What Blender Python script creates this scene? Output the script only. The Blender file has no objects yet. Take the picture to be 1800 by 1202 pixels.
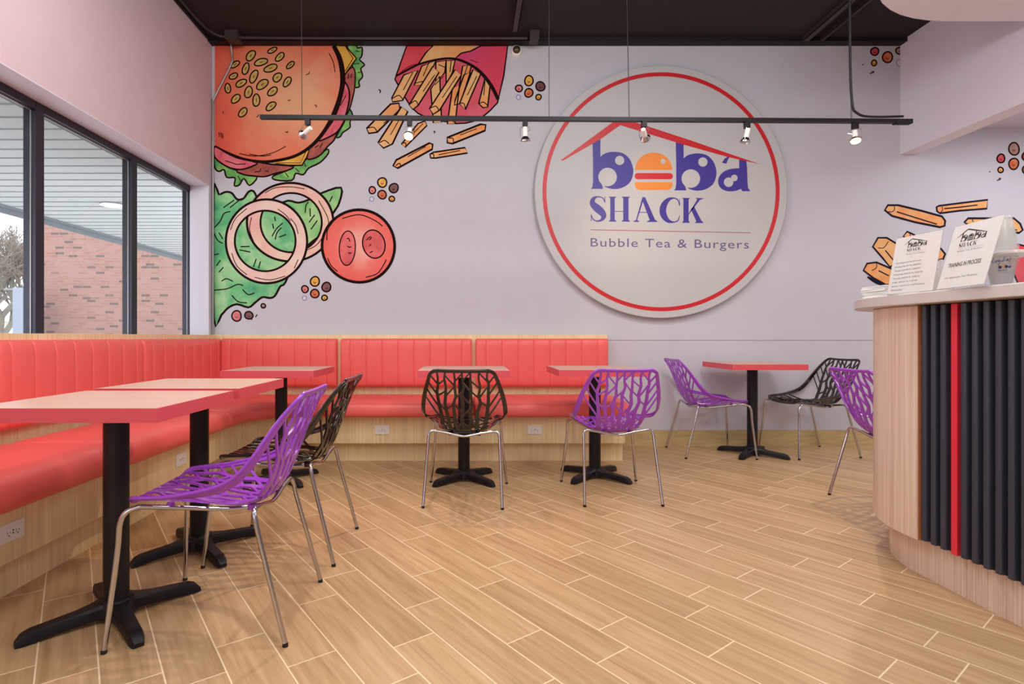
import bpy, bmesh, math, random
import numpy as np
from mathutils import Vector, Matrix

S = bpy.context.scene
C = S.collection
random.seed(7)
PI = math.pi

# ------------------------------------------------------------ camera, sky, lights, exposure
F, CX, CY, H = 957.0, 818.0, 592.0, 1.0          # focal length and principal point on the 1800x1202 frame
cam_d = bpy.data.cameras.new('camera'); cam = bpy.data.objects.new('camera', cam_d); C.objects.link(cam)
cam.location = (0, 0, H); cam.rotation_euler = (PI/2, 0, 0)
cam_d.sensor_width = 36.0; cam_d.lens = F/1800*36
cam_d.shift_x = (900-CX)/1800; cam_d.shift_y = -(601-CY)/1800
cam_d.clip_start = 0.02; cam_d.clip_end = 300
S.camera = cam
w = bpy.data.worlds.new('overcast_sky'); S.world = w; w.use_nodes = True
bg = w.node_tree.nodes['Background']; bg.inputs[0].default_value = (0.90, 0.95, 1.0, 1); bg.inputs[1].default_value = 4.4
S.view_settings.view_transform = 'Standard'; S.view_settings.look = 'None'
S.view_settings.gamma = 1; S.view_settings.use_curve_mapping = False
S.view_settings.exposure = -0.30
S.render.film_transparent = False
if hasattr(S, 'cycles'): S.cycles.transparent_max_bounces = 40

def lamp(name, kind, loc, power, color=(1, 1, 1), size=0.1, size_y=None, target=None, angle=None, blend=0.6):
    d = bpy.data.lights.new(name, kind); o = bpy.data.objects.new(name, d); C.objects.link(o)
    o.location = loc; d.energy = power; d.color = color
    if kind == 'AREA':
        d.size = size
        if size_y: d.shape = 'RECTANGLE'; d.size_y = size_y
    else: d.shadow_soft_size = size
    if kind == 'SPOT': d.spot_size = angle; d.spot_blend = blend
    if target is not None:
        o.rotation_euler = (Vector(target)-Vector(loc)).to_track_quat('-Z', 'Y').to_euler()
    return o
# fill lights added overhead out of view to brighten the room, no fixtures built
for x, y, p in ((-1.1, 1.7, 54), (1.5, 1.7, 68), (-1.1, -0.6, 60), (1.5, -0.6, 72)):
    lamp('overhead_fill_point', 'POINT', (x, y, 3.15), p, (0.93, 0.985, 1.0), 0.35)
for x, y, p in ((-1.1, 2.3, 34), (1.5, 2.3, 42), (0.2, 0.4, 40)):
    lamp('overhead_fill_area', 'AREA', (x, y, 3.62), p, (1.0, 0.97, 0.93), 1.2, 0.6)
lamp('kitchen_light', 'AREA', (5.0, 3.6, 2.88), 36, (0.93, 0.95, 1.0), 1.2, 1.2)
lamp('kitchen_light', 'AREA', (5.0, 1.2, 2.88), 36, (0.93, 0.95, 1.0), 1.2, 1.2)

# ------------------------------------------------------------ materials
def lin(c):
    r = []
    for v in c:
        v /= 255.0
        r.append(v/12.92 if v <= 0.04045 else ((v+0.055)/1.055)**2.4)
    return (*r, 1)
class NT:
    def __init__(s, name):
        s.m = bpy.data.materials.new(name); s.m.use_nodes = True
        s.t = s.m.node_tree; s.b = s.t.nodes['Principled BSDF']
    def n(s, typ, **kw):
        nd = s.t.nodes.new(typ)
        for k, v in kw.items(): setattr(nd, k, v)
        return nd
    def l(s, a, b): s.t.links.new(a, b)
    def math(s, op, a, b=None, c=None):
        nd = s.n('ShaderNodeMath', operation=op)
        for i, v in enumerate((a, b, c)):
            if v is None: continue
            if isinstance(v, (int, float)): nd.inputs[i].default_value = v
            else: s.l(v, nd.inputs[i])
        return nd.outputs[0]
    def ramp(s, fac, stops, interp='LINEAR'):
        r = s.n('ShaderNodeValToRGB'); r.color_ramp.interpolation = interp
        e = r.color_ramp.elements
        while len(e) < len(stops): e.new(0.5)
        for el, (p, c) in zip(e, stops): el.position = p; el.color = c
        s.l(fac, r.inputs[0]); return r.outputs[0]
    def mix(s, fac, a, b, blend='MIX'):
        nd = s.n('ShaderNodeMix', data_type='RGBA', blend_type=blend)
        for sock, v in ((nd.inputs[0], fac), (nd.inputs[6], a), (nd.inputs[7], b)):
            if isinstance(v, (int, float, tuple)): sock.default_value = v
            else: s.l(v, sock)
        return nd.outputs[2]
def mat(name, col, rough=0.5, metal=0.0, spec=0.5, coat=0.0, var=0.0, vscale=6.0, stretch=(1, 1, 1), bump=0.0):
    t = NT(name); b = t.b
    b.inputs['Roughness'].default_value = rough; b.inputs['Metallic'].default_value = metal
    b.inputs['Specular IOR Level'].default_value = spec; b.inputs['Coat Weight'].default_value = coat
    b.inputs['Coat Roughness'].default_value = 0.08
    c = lin(col)
    tc = t.n('ShaderNodeTexCoord'); mp = t.n('ShaderNodeMapping'); mp.inputs['Scale'].default_value = stretch
    t.l(tc.outputs['Object'], mp.inputs[0])
    nz = t.n('ShaderNodeTexNoise'); nz.inputs['Scale'].default_value = vscale; nz.inputs['Detail'].default_value = 4
    t.l(mp.outputs[0], nz.inputs['Vector'])
    lo = tuple(max(0, x*(1-var)) for x in c[:3])+(1,); hi = tuple(min(1, x*(1+var)) for x in c[:3])+(1,)
    t.l(t.ramp(nz.outputs[0], [(0.3, lo), (0.7, hi)]), b.inputs['Base Color'])
    if bump:
        bp = t.n('ShaderNodeBump'); bp.inputs['Strength'].default_value = bump; bp.inputs['Distance'].default_value = 0.004
        t.l(nz.outputs[0], bp.inputs['Height']); t.l(bp.outputs[0], b.inputs['Normal'])
    return t.m
def emis(name, col, strength):
    t = NT(name); t.b.inputs['Base Color'].default_value = lin(col)
    t.b.inputs['Emission Color'].default_value = lin(col); t.b.inputs['Emission Strength'].default_value = strength
    return t.m
def wood(name, col, dark, scale=1.0, rough=0.45):
    t = NT(name); tc = t.n('ShaderNodeTexCoord')
    mp = t.n('ShaderNodeMapping'); mp.inputs['Scale'].default_value = (130*scale, 130*scale, 1.2)
    t.l(tc.outputs['Object'], mp.inputs[0])
    nz = t.n('ShaderNodeTexNoise'); nz.inputs['Scale'].default_value = 1; nz.inputs['Detail'].default_value = 3
    t.l(mp.outputs[0], nz.inputs['Vector'])
    mp2 = t.n('ShaderNodeMapping'); mp2.inputs['Scale'].default_value = (22, 22, .5); t.l(tc.outputs['Object'], mp2.inputs[0])
    n2 = t.n('ShaderNodeTexNoise'); n2.inputs['Scale'].default_value = 1; t.l(mp2.outputs[0], n2.inputs['Vector'])
    f = t.math('ADD', t.math('MULTIPLY', nz.outputs[0], .65), t.math('MULTIPLY', n2.outputs[0], .35))
    t.l(t.ramp(f, [(0.36, lin(dark)), (0.60, lin(col))]), t.b.inputs['Base Color'])
    t.b.inputs['Roughness'].default_value = rough
    return t.m
def paint(name, a, b, scale=5.0, c=None, origin=None, radius=1.0, rough=0.5):
    """Mottled watercolour paint; with origin the colour runs outward from that point of the artwork."""
    t = NT(name); tc = t.n('ShaderNodeTexCoord')
    nz = t.n('ShaderNodeTexNoise'); nz.inputs['Scale'].default_value = scale; nz.inputs['Detail'].default_value = 5
    nz.inputs['Distortion'].default_value = 0.6
    t.l(tc.outputs['Object'], nz.inputs['Vector'])
    fac = nz.outputs[0]
    if origin:
        vm = t.n('ShaderNodeVectorMath', operation='DISTANCE'); t.l(tc.outputs['Object'], vm.inputs[0]); vm.inputs[1].default_value = origin
        d = t.math('DIVIDE', vm.outputs['Value'], radius)
        fac = t.math('ADD', d, t.math('MULTIPLY', t.math('SUBTRACT', nz.outputs[0], .5), .55))
        stops = [(0.15, lin(a)), (0.55, lin(b)), (0.95, lin(c or b))]
    else:
        stops = [(0.32, lin(a)), (0.66, lin(b))] if c is None else [(0.30, lin(a)), (0.5, lin(b)), (0.7, lin(c))]
    t.l(t.ramp(fac, stops), t.b.inputs['Base Color'])
    t.b.inputs['Roughness'].default_value = rough; t.b.inputs['Specular IOR Level'].default_value = .3
    return t.m

def floor_material():
    t = NT('wood_look_tile'); tc = t.n('ShaderNodeTexCoord'); sx = t.n('ShaderNodeSeparateXYZ'); t.l(tc.outputs['Object'], sx.inputs[0])
    X, Y = sx.outputs[0], sx.outputs[1]
    tx, ty = -0.5837, 0.8120
    nn = t.math('ADD', t.math('MULTIPLY', X, ty), t.math('MULTIPLY', Y, -tx))
    tt = t.math('ADD', t.math('MULTIPLY', X, tx), t.math('MULTIPLY', Y, ty))
    W, L, c0 = 0.15475, 0.612, 0.0605
    r = t.math('DIVIDE', t.math('SUBTRACT', nn, c0), W)
    row = t.math('FLOOR', r); fr = t.math('SUBTRACT', r, row)
    off = {2: .055, 3: .428, 4: .174, 5: .334, 6: .530, 7: .136, 8: .507, 9: .019, 10: .326, 11: .505, 12: .589, 14: .564, 15: .179, 16: .481, -1: .151, -2: .275}
    rnd = random.Random(3); stops = []
    for i in range(32):
        k = i-6; v = off.get(k, rnd.random()*L)
        stops.append((i/32.0, (v, v, v, 1)))
    o = t.ramp(t.math('DIVIDE', t.math('ADD', row, 6.5), 32), stops, 'CONSTANT')
    q = t.math('DIVIDE', t.math('SUBTRACT', tt, o), L)
    col_i = t.math('FLOOR', q); fq = t.math('SUBTRACT', q, col_i)
    dn = t.math('MULTIPLY', t.math('MINIMUM', fr, t.math('SUBTRACT', 1, fr)), W)
    dt = t.math('MULTIPLY', t.math('MINIMUM', fq, t.math('SUBTRACT', 1, fq)), L)
    d = t.math('MINIMUM', dn, dt)
    grout = t.math('LESS_THAN', d, 0.0022)
    cid = t.n('ShaderNodeCombineXYZ'); t.l(row, cid.inputs[0]); t.l(col_i, cid.inputs[1])
    wn = t.n('ShaderNodeTexWhiteNoise', noise_dimensions='3D'); t.l(cid.outputs[0], wn.inputs['Vector'])
    wn2 = t.n('ShaderNodeSeparateColor'); t.l(wn.outputs['Color'], wn2.inputs[0])
    pc = t.n('ShaderNodeCombineXYZ')
    t.l(t.math('MULTIPLY', tt, 1.5), pc.inputs[0]); t.l(t.math('MULTIPLY', nn, 24), pc.inputs[1]); t.l(t.math('MULTIPLY', wn.outputs['Value'], 40), pc.inputs[2])
    nz = t.n('ShaderNodeTexNoise'); nz.inputs['Scale'].default_value = 1.5; nz.inputs['Detail'].default_value = 6; nz.inputs['Distortion'].default_value = .7
    t.l(pc.outputs[0], nz.inputs['Vector'])
    wv = t.n('ShaderNodeTexNoise'); wv.inputs['Scale'].default_value = 5; wv.inputs['Detail'].default_value = 3
    t.l(pc.outputs[0], wv.inputs['Vector'])
    g = t.math('ADD', t.math('MULTIPLY', nz.outputs[0], .75), t.math('MULTIPLY', wv.outputs[0], .25))
    grain = t.ramp(g, [(0.30, lin((176, 142, 102))), (0.48, lin((198, 164, 123))), (0.68, lin((213, 181, 142)))])
    tone = t.ramp(wn2.outputs[0], [(0, lin((231, 226, 216))), (1, lin((255, 250, 246)))])
    c = t.mix(1.0, grain, tone, 'MULTIPLY')
    c = t.mix(grout, c, lin((238, 214, 176)))
    t.l(c, t.b.inputs['Base Color'])
    t.b.inputs['Roughness'].default_value = .32; t.b.inputs['Specular IOR Level'].default_value = .4
    bp = t.n('ShaderNodeBump'); bp.inputs['Strength'].default_value = .25; bp.inputs['Distance'].default_value = .002
    t.l(t.math('MINIMUM', d, .004), bp.inputs['Height']); t.l(bp.outputs[0], t.b.inputs['Normal'])
    return t.m
def brick_material(name):
    t = NT(name); tc = t.n('ShaderNodeTexCoord'); sx = t.n('ShaderNodeSeparateXYZ'); t.l(tc.outputs['Object'], sx.inputs[0])
    cb = t.n('ShaderNodeCombineXYZ'); t.l(sx.outputs[0], cb.inputs[0]); t.l(sx.outputs[2], cb.inputs[1])
    bk = t.n('ShaderNodeTexBrick'); t.l(cb.outputs[0], bk.inputs['Vector'])
    bk.inputs['Scale'].default_value = 1; bk.inputs['Brick Width'].default_value = .22; bk.inputs['Row Height'].default_value = .068
    bk.inputs['Mortar Size'].default_value = .006; bk.inputs['Color1'].default_value = (1, 1, 1, 1); bk.inputs['Color2'].default_value = (0, 0, 0, 1)
    bk.inputs['Mortar'].default_value = (.5, .5, .5, 1); bk.inputs['Bias'].default_value = 0
    col = t.ramp(bk.outputs[0], [(0.0, lin((160, 136, 132))), (0.10, lin((160, 136, 132))), (0.12, lin((216, 168, 158))), (0.5, lin((222, 178, 168))), (1, lin((212, 160, 150)))])
    t.l(t.mix(.86, t.mix(bk.outputs['Fac'], col, lin((218, 186, 178))), lin((150, 142, 138)), 'MULTIPLY'), t.b.inputs['Base Color']); t.b.inputs['Roughness'].default_value = .9
    return t.m
def glass_material(name, tint=(1, 1, 1), gloss=.06):
    t = NT(name); out = t.t.nodes['Material Output']
    tr = t.n('ShaderNodeBsdfTransparent'); tr.inputs[0].default_value = (*tint, 1)
    gl = t.n('ShaderNodeBsdfGlossy'); gl.inputs['Roughness'].default_value = .02
    mx = t.n('ShaderNodeMixShader'); mx.inputs[0].default_value = gloss
    t.l(tr.outputs[0], mx.inputs[1]); t.l(gl.outputs[0], mx.inputs[2]); t.l(mx.outputs[0], out.inputs[0])
    return t.m
def clear_plastic(name):
    t = NT(name); out = t.t.nodes['Material Output']
    tr = t.n('ShaderNodeBsdfTransparent'); tr.inputs[0].default_value = (.97, .97, .97, 1)
    tl = t.n('ShaderNodeBsdfTranslucent'); tl.inputs[0].default_value = (.93, .92, .91, 1)
    t.b.inputs['Base Color'].default_value = lin((246, 244, 242)); t.b.inputs['Roughness'].default_value = .12
    m1 = t.n('ShaderNodeMixShader'); m1.inputs[0].default_value = .5; t.l(tl.outputs[0], m1.inputs[1]); t.l(t.b.outputs[0], m1.inputs[2])
    mx = t.n('ShaderNodeMixShader'); mx.inputs[0].default_value = .28
    t.l(tr.outputs[0], mx.inputs[1]); t.l(m1.outputs[0], mx.inputs[2]); t.l(mx.outputs[0], out.inputs[0])
    return t.m

M = dict(
 wall=mat('lavender_white_paint', (203, 200, 208), .7, var=.01), wall_pink=mat('pale_pink_wall', (210, 184, 190), .7, var=.015),  # wall_pink: one even pale pink base colour for the left wall
 jamb=mat('white_paint', (218, 211, 222), .6, var=.01), black_ceiling=mat('black_ceiling_paint', (32, 25, 26), .8, var=.15, vscale=3),
 black_trim=mat('black_trim_paint', (12, 9, 10), .7), header=mat('header_paint', (236, 229, 238), .7, var=.01),
 oak=wood('oak_laminate', (246, 222, 174), (226, 198, 148)), oak_pale=wood('pale_oak_laminate', (232, 206, 188), (206, 174, 154)),
 oak_edge=mat('raw_panel_edge', (190, 120, 70), .6), vinyl=mat('red_vinyl', (242, 104, 98), .38, spec=.45, var=.03, vscale=4, bump=.06),
 table_top=mat('peach_wood_laminate', (214, 172, 154), .35, var=.05, vscale=2, stretch=(1.2, 14, 1)), table_edge=mat('red_edge_band', (224, 84, 94), .45),
 black_metal=mat('black_powder_coat', (26, 22, 26), .45, spec=.3, var=.1), chrome=mat('chrome', (196, 192, 194), .16, metal=1.0),
 rubber=mat('black_rubber', (25, 22, 22), .8), purple=mat('purple_plastic', (160, 70, 200), .22, coat=.3), black_plastic=mat('black_gloss_plastic', (26, 12, 12), .16, coat=.4),
 counter_top=mat('pale_stone_counter', (200, 190, 186), .3, var=.03, vscale=30), black_slat=mat('black_slat', (50, 53, 66), .45), slat_back=mat('slat_backing', (8, 6, 9), .8),
 red_strip=mat('red_strip', (226, 46, 66), .45), frame=mat('dark_bronze_frame', (46, 44, 56), .35, metal=.3, var=.1),
 plastic_white=mat('white_plastic', (238, 232, 226), .35), slot=mat('dark_slot', (40, 34, 34), .7), galv=mat('galvanised_steel', (165, 158, 158), .4, metal=.7),
 dark_steel=mat('dark_painted_steel', (66, 56, 56), .5, metal=.2, var=.1), cable=mat('black_cable', (24, 20, 22), .6), wire=mat('steel_wire', (70, 62, 66), .4, metal=.5),
 porcelain=mat('white_ceramic', (240, 236, 230), .3), lens=mat('dark_dome', (70, 50, 30), .1, coat=.5), paper=mat('white_paper', (226, 220, 216), .7),
 acrylic=glass_material('clear_acrylic', (.98, .98, .98), .03), glass=glass_material('window_glass', (.97, .98, .98), .022), cup=clear_plastic('clear_cup_plastic'),
 napkin=mat('white_napkin', (240, 238, 236), .9, var=.02), ink=mat('dark_ink', (52, 48, 50), .7), bluepen=mat('blue_pen', (60, 58, 120), .7),
 cup_orange=mat('cup_print_orange', (225, 150, 90), .6),
 soffit=mat('grey_vinyl_soffit', (184, 186, 186), .6, var=.01), soffit_groove=mat('soffit_groove', (150, 152, 154), .8), fascia=mat('grey_fascia', (118, 122, 126), .5),
 brick=brick_material('red_brick'), asphalt=mat('pale_concrete', (196, 196, 194), .9, var=.1), bark=mat('bare_bark', (128, 120, 112), .9, var=.15), sign_grey=mat('grey_sign_board', (132, 138, 152), .5),
 bldg=mat('pale_siding', (205, 200, 192), .8), bldg_roof=mat('white_roof', (235, 235, 235), .7), letter=mat('white_letter', (245, 245, 245), .5),
 tile_base=mat('wood_look_base_tile', (196, 172, 122), .4, var=.16, vscale=3, stretch=(2, 2, 12)), grout=mat('cream_grout', (226, 206, 172), .8),
 bulb=emis('lit_bulb', (255, 214, 150), 18), unlit=mat('unlit_bulb', (205, 205, 205), .15, metal=.6), smooth_disc=mat('logo_disc_white', (196, 194, 195), .45, spec=.4, var=.01),
)

# ------------------------------------------------------------ builders
def link(name, me, parent=None):
    o = bpy.data.objects.new(name, me); C.objects.link(o)
    if parent: o.parent = parent
    return o
def tag(o, label=None, cat=None, group=None, kind=None):
    if label: o['label'] = label
    if cat: o['category'] = cat
    if group: o['group'] = group
    if kind: o['kind'] = kind
    return o
def thing(name, label, cat, loc=(0, 0, 0), rz=0, group=None):
    o = bpy.data.objects.new(name, None); C.objects.link(o); o.location = loc; o.rotation_euler = (0, 0, rz)
    o.empty_display_size = .05
    return tag(o, label, cat, group)
def obj(name, bm, mats, parent=None, smooth=False, bevel=0, auto=40):
    me = bpy.data.meshes.new(name)
    bmesh.ops.recalc_face_normals(bm, faces=bm.faces)
    bm.to_mesh(me); bm.free()
    for m in (mats if isinstance(mats, (list, tuple)) else [mats]): me.materials.append(m)
    if smooth:
        for p in me.polygons: p.use_smooth = True
        me.set_sharp_from_angle(angle=math.radians(auto))
    o = link(name, me, parent)
    if bevel:
        b = o.modifiers.new('bevel', 'BEVEL'); b.width = bevel; b.segments = 2; b.limit_method = 'ANGLE'; b.angle_limit = math.radians(40)
    return o
def struct(name, bm, m, parent=None, **k):
    o = obj(name, bm, m, parent, **k)
    if parent is None: o['kind'] = 'structure'
    return o
def BM(): return bmesh.new()
def box(bm, x0, x1, y0, y1, z0, z1, mi=0):
    v = [bm.verts.new(p) for p in ((x0, y0, z0), (x1, y0, z0), (x1, y1, z0), (x0, y1, z0), (x0, y0, z1), (x1, y0, z1), (x1, y1, z1), (x0, y1, z1))]
    for f in ((0, 3, 2, 1), (4, 5, 6, 7), (0, 1, 5, 4), (1, 2, 6, 5), (2, 3, 7, 6), (3, 0, 4, 7)):
        bm.faces.new([v[i] for i in f]).material_index = mi
    return bm
def tube(bm, pts, r, seg=10, mi=0, caps=True, closed=False):
    P = [Vector(p) for p in pts]; n = len(P); rings = []
    R = r if isinstance(r, (list, tuple)) else [r]*n
    up = None
    for i in range(n):
        a = P[i-1] if (i > 0 or closed) else P[i]; b = P[(i+1) % n] if (i < n-1 or closed) else P[i]
        t = (b-a).normalized()
        if up is None:
            up = Vector((0, 0, 1)) if abs(t.z) < .9 else Vector((1, 0, 0))
        s = t.cross(up).normalized(); up = s.cross(t).normalized()
        rings.append([bm.verts.new(P[i]+(s*math.cos(2*PI*k/seg)+up*math.sin(2*PI*k/seg))*R[i]) for k in range(seg)])
    for i in range(n if closed else n-1):
        A, B = rings[i], rings[(i+1) % n]
        for k in range(seg):
            f = bm.faces.new((A[k], A[(k+1) % seg], B[(k+1) % seg], B[k])); f.material_index = mi
    if caps and not closed:
        bm.faces.new(rings[0][::-1]).material_index = mi; bm.faces.new(rings[-1]).material_index = mi
    return bm
def lathe(bm, prof, c=(0, 0, 0), seg=24, mi=0, axis=None):
    rings = []; c = Vector(c)
    rot = Vector((0, 0, 1)).rotation_difference(Vector(axis)) if axis else None
    for r, z in prof:
        ring = []
        for k in range(seg):
            p = Vector((r*math.cos(2*PI*k/seg), r*math.sin(2*PI*k/seg), z))
            if rot: p = rot @ p
            ring.append(bm.verts.new(p+c))
        rings.append(ring)
    for A, B in zip(rings, rings[1:]):
        for k in range(seg): bm.faces.new((A[k], A[(k+1) % seg], B[(k+1) % seg], B[k])).material_index = mi
    for R in (rings[0], rings[-1]):
        if prof[0][0] > 1e-5: bm.faces.new(R).material_index = mi
    return bm
def prism(bm, pts, z0, z1, mi=0):
    a = [bm.verts.new((x, y, z0)) for x, y in pts]; b = [bm.verts.new((x, y, z1)) for x, y in pts]; n = len(pts)
    bm.faces.new(a[::-1]).material_index = mi; bm.faces.new(b).material_index = mi
    for i in range(n): bm.faces.new((a[i], a[(i+1) % n], b[(i+1) % n], b[i])).material_index = mi
    return bm
def loft(bm, rings, mi=0, caps=True, closed=True):
    R = [[bm.verts.new(p) for p in r] for r in rings]; n = len(R[0])
    for A, B in zip(R, R[1:]):
        for k in range(n if closed else n-1): bm.faces.new((A[k], A[(k+1) % n], B[(k+1) % n], B[k])).material_index = mi
    if caps: bm.faces.new(R[0][::-1]).material_index = mi; bm.faces.new(R[-1]).material_index = mi
    return bm
def smooth_path(pts, closed=False, k=5):
    P = [np.array(p, float) for p in pts]; n = len(P); out = []
    for i in range(n if closed else n-1):
        if closed: a, b, c, d = P[i-1], P[i], P[(i+1) % n], P[(i+2) % n]
        else: a, b, c, d = P[max(i-1, 0)], P[i], P[i+1], P[min(i+2, n-1)]
        for j in range(k):
            t = j/k
            out.append(.5*((2*b)+(-a+c)*t+(2*a-5*b+4*c-d)*t*t+(-a+3*b-3*c+d)*t**3))
    if not closed: out.append(P[-1])
    return out
def WP(px, py, d): return ((px-CX)/F*d, H+(CY-py)/F*d)

# ------------------------------------------------------------ the setting
D = 4.99; XL = -2.32; ZC = 3.70; HX = 3.98
struct('floor', box(BM(), -2.6, 6.2, -3.0, D+.2, -.1, 0), floor_material())
struct('ceiling', box(BM(), -2.6, HX+.15, -3.0, D+.2, ZC, ZC+.1), M['black_ceiling'])
struct('wall_back', box(BM(), -2.49, 6.2, D, D+.2, -.05, ZC), M['wall'])
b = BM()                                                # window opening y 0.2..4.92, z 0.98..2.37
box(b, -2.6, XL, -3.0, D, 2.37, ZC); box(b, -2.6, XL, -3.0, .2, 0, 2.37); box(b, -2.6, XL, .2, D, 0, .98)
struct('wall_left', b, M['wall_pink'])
b = BM()
box(b, -2.49, XL+.001, 4.92, D, .98, 2.37); box(b, -2.6, XL+.001, .2, 4.92, 2.366, 2.372); box(b, -2.6, XL+.001, .2, 4.92, .972, .984)
struct('trim_1', b, M['jamb'])
struct('wall_right', box(BM(), HX, HX+.15, -3.0, D, 2.67, ZC), M['header'])
struct('wall_kitchen', box(BM(), 6.0, 6.2, -3.0, D, 0, 3.0), M['wall'])
struct('ceiling_kitchen', box(BM(), HX+.15, 6.2, -3.0, D, 2.917, 3.02), M['jamb'])
b = BM(); box(b, -2.6, 6.2, -3.1, -3.0, 0, .9); box(b, -2.6, 6.2, -3.1, -3.0, 2.5, ZC); box(b, -2.6, -2.1, -3.1, -3.0, .9, 2.5); box(b, -.7, 6.2, -3.1, -3.0, .9, 2.5)
struct('wall_front', b, M['wall'])
struct('trim_2', box(BM(), XL, HX, 4.90, D, 3.662, ZC), M['black_trim'])
struct('trim_3', box(BM(), XL, XL+.02, -3, 4.9, 3.675, ZC), M['black_trim'])
# rounded ceiling drop that meets the header
pts = [(HX, 3.796), (3.35, 3.796)]
for k in range(1, 13):
    a = PI/2+PI/2*k/12; pts.append((3.35+.985*math.cos(a), 2.81+.985*math.sin(a)))
pts += [(2.365, .2), (HX, .2)]
struct('trim_4', prism(BM(), pts, 3.2, ZC), M['header'], smooth=True)
# tile base along the back wall
b = BM(); x = 1.285
edges = [(x, 1.867), (1.870, 2.40), (2.403, 2.953), (2.956, 3.50), (3.503, 4.05), (4.053, 4.6), (4.603, 5.15)]
for x0, x1 in edges: box(b, x0, x1, D-.012, D, 0, .147)
box(b, 1.285, 5.15, D-.010, D-.001, 0, .146, 1)
struct('baseboard_back', b, [M['tile_base'], M['grout']])

# windows
WX = -2.485
mull = [(3.15, 3.21), (4.06, 4.12)]
spans = [(4.12, 4.92), (3.21, 4.06), (2.30, 3.15), (1.39, 2.24), (.2, 1.33)]
for i, (y0, y1) in enumerate(spans):
    b = BM(); x0, x1 = WX-.075, WX
    e0 = y0-.06 if i != len(spans)-1 else y0
    box(b, x0, x1, e0 if i != len(spans)-1 else y0, y0+.004, .984, 2.366)
    if i == 0: box(b, x0, x1-.006, y1, y1+.06, .984, 2.366)
    box(b, x0, x1, y0+.004, y1, 2.318, 2.366); box(b, x0, x1, y0+.004, y1, .984, 1.02)
    wo = struct('window_%d' % (i+1), b, M['frame'], bevel=.003)
    b = BM(); g0, g1 = y0+.004, y1
    for xa in (x0+.044,):
        box(b, xa, xa+.006, g0, g0+.005, 1.02, 2.318); box(b, xa, xa+.006, g1-.005, g1, 1.02, 2.318); box(b, xa, xa+.006, g0, g1, 2.310, 2.318)
    obj('glazing_bead', b, M['galv'], wo)
    obj('glass_pane', box(BM(), x0+.037, x0+.043, g0+.002, g1-.002, 1.022, 2.31), M['glass'], wo)

# ------------------------------------------------------------ outdoors beyond the window
struct('ground_outside', box(BM(), -40, -2.6, -10, 45, -.2, -.02), M['asphalt'])
b = BM(); box(b, -5.05, -2.602, -4, 11.5, 2.45, 2.60)
y = -4
while y < 11.4: box(b, -5.04, -2.602, y, y+.012, 2.444, 2.451, 1); y += .205
tag(obj('porch_soffit', b, [M['soffit'], M['soffit_groove']]), 'grey grooved porch soffit outside above the windows', 'soffit')
b = BM(); box(b, -5.13, -5.052, -4, 11.5, 2.43, 2.85); box(b, -5.16, -5.13, -4, 11.5, 2.375, 2.85)
tag(obj('porch_fascia', b, [M['fascia'], M['galv']]), 'grey fascia edge along the outer side of porch soffit', 'fascia')
t = thing('soffit_downlight', 'round recessed light in the porch soffit outside middle window', 'light', (-3.85, 5.95, 2.438))
obj('trim_ring', lathe(BM(), [(.12, .004), (.125, -.006), (.09, -.010), (.085, .002)]), M['bldg_roof'], t, smooth=True)
obj('lens', lathe(BM(), [(.0, -.003), (.085, -.003), (.085, .0)]), M['porcelain'], t)
t = thing('brick_building', 'red brick building with scattered grey bricks outside the windows', 'building', (-7.2, 13.2, 0))
obj('brick_wall', box(BM(), -3.2, 4.2, 0, .4, -.02, 5.2), M['brick'], t)
obj('coping', box(BM(), -3.25, 4.25, -.05, .45, 5.2, 5.3), M['fascia'], t)
t = thing('sign_pillar', 'grey upright sign board outside left window with white sideways lettering', 'sign', (-10.12, 12.5, 0))
obj('board', box(BM(), -.28, .28, 0, .16, 0, 2.13), M['sign_grey'], t, bevel=.01)
obj('bracket', box(BM(), -.52, -.28, .05, .1, 2.08, 2.12), M['fascia'], t)
t2 = thing('low_building', 'low pale building with white roof far beyond the left window', 'building', (-24, 26, 0))
obj('wall', box(BM(), -6, 4.4, 0, 5, 0, 1.75), M['bldg'], t2); obj('roof', box(BM(), -6.4, 4.9, -.4, 5.4, 1.75, 1.98), M['bldg_roof'], t2)
def bare_tree(loc, h, seed, label):
    rnd = random.Random(seed); bm = BM()
    def grow(p, d, l, r, lev):
        q = p+d*l; mid = p+d*l*.5+Vector((rnd.uniform(-1, 1), rnd.uniform(-1, 1), 0))*l*.06
        tube(bm, [p, mid, q], [r, r*.85, r*.65], 5 if lev < 3 else 3, caps=False)
        if lev >= 6: return
        for k in range(4 if lev in (1, 2, 3) else 3):
            nd = (d+Vector((rnd.uniform(-1, 1), rnd.uniform(-1, 1), rnd.uniform(-.35, .75)))*.75).normalized()
            grow(q if k < 2 else mid, nd, l*rnd.uniform(.62, .85), r*.62, lev+1)
    grow(Vector((0, 0, 0)), Vector((0, 0, 1)), h*.26, h*.024, 0)
    o = obj('bare_tree', bm, M['bark']); o.location = loc
    return tag(o, label, 'tree')
bare_tree((-15.0, 17.6, -.02), 6.4, 4, 'bare leafless tree nearest the window frame beyond the grey sign')
bare_tree((-18.6, 21, -.02), 6.6, 12, 'bare leafless tree at the far left edge beyond the low building')

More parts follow.
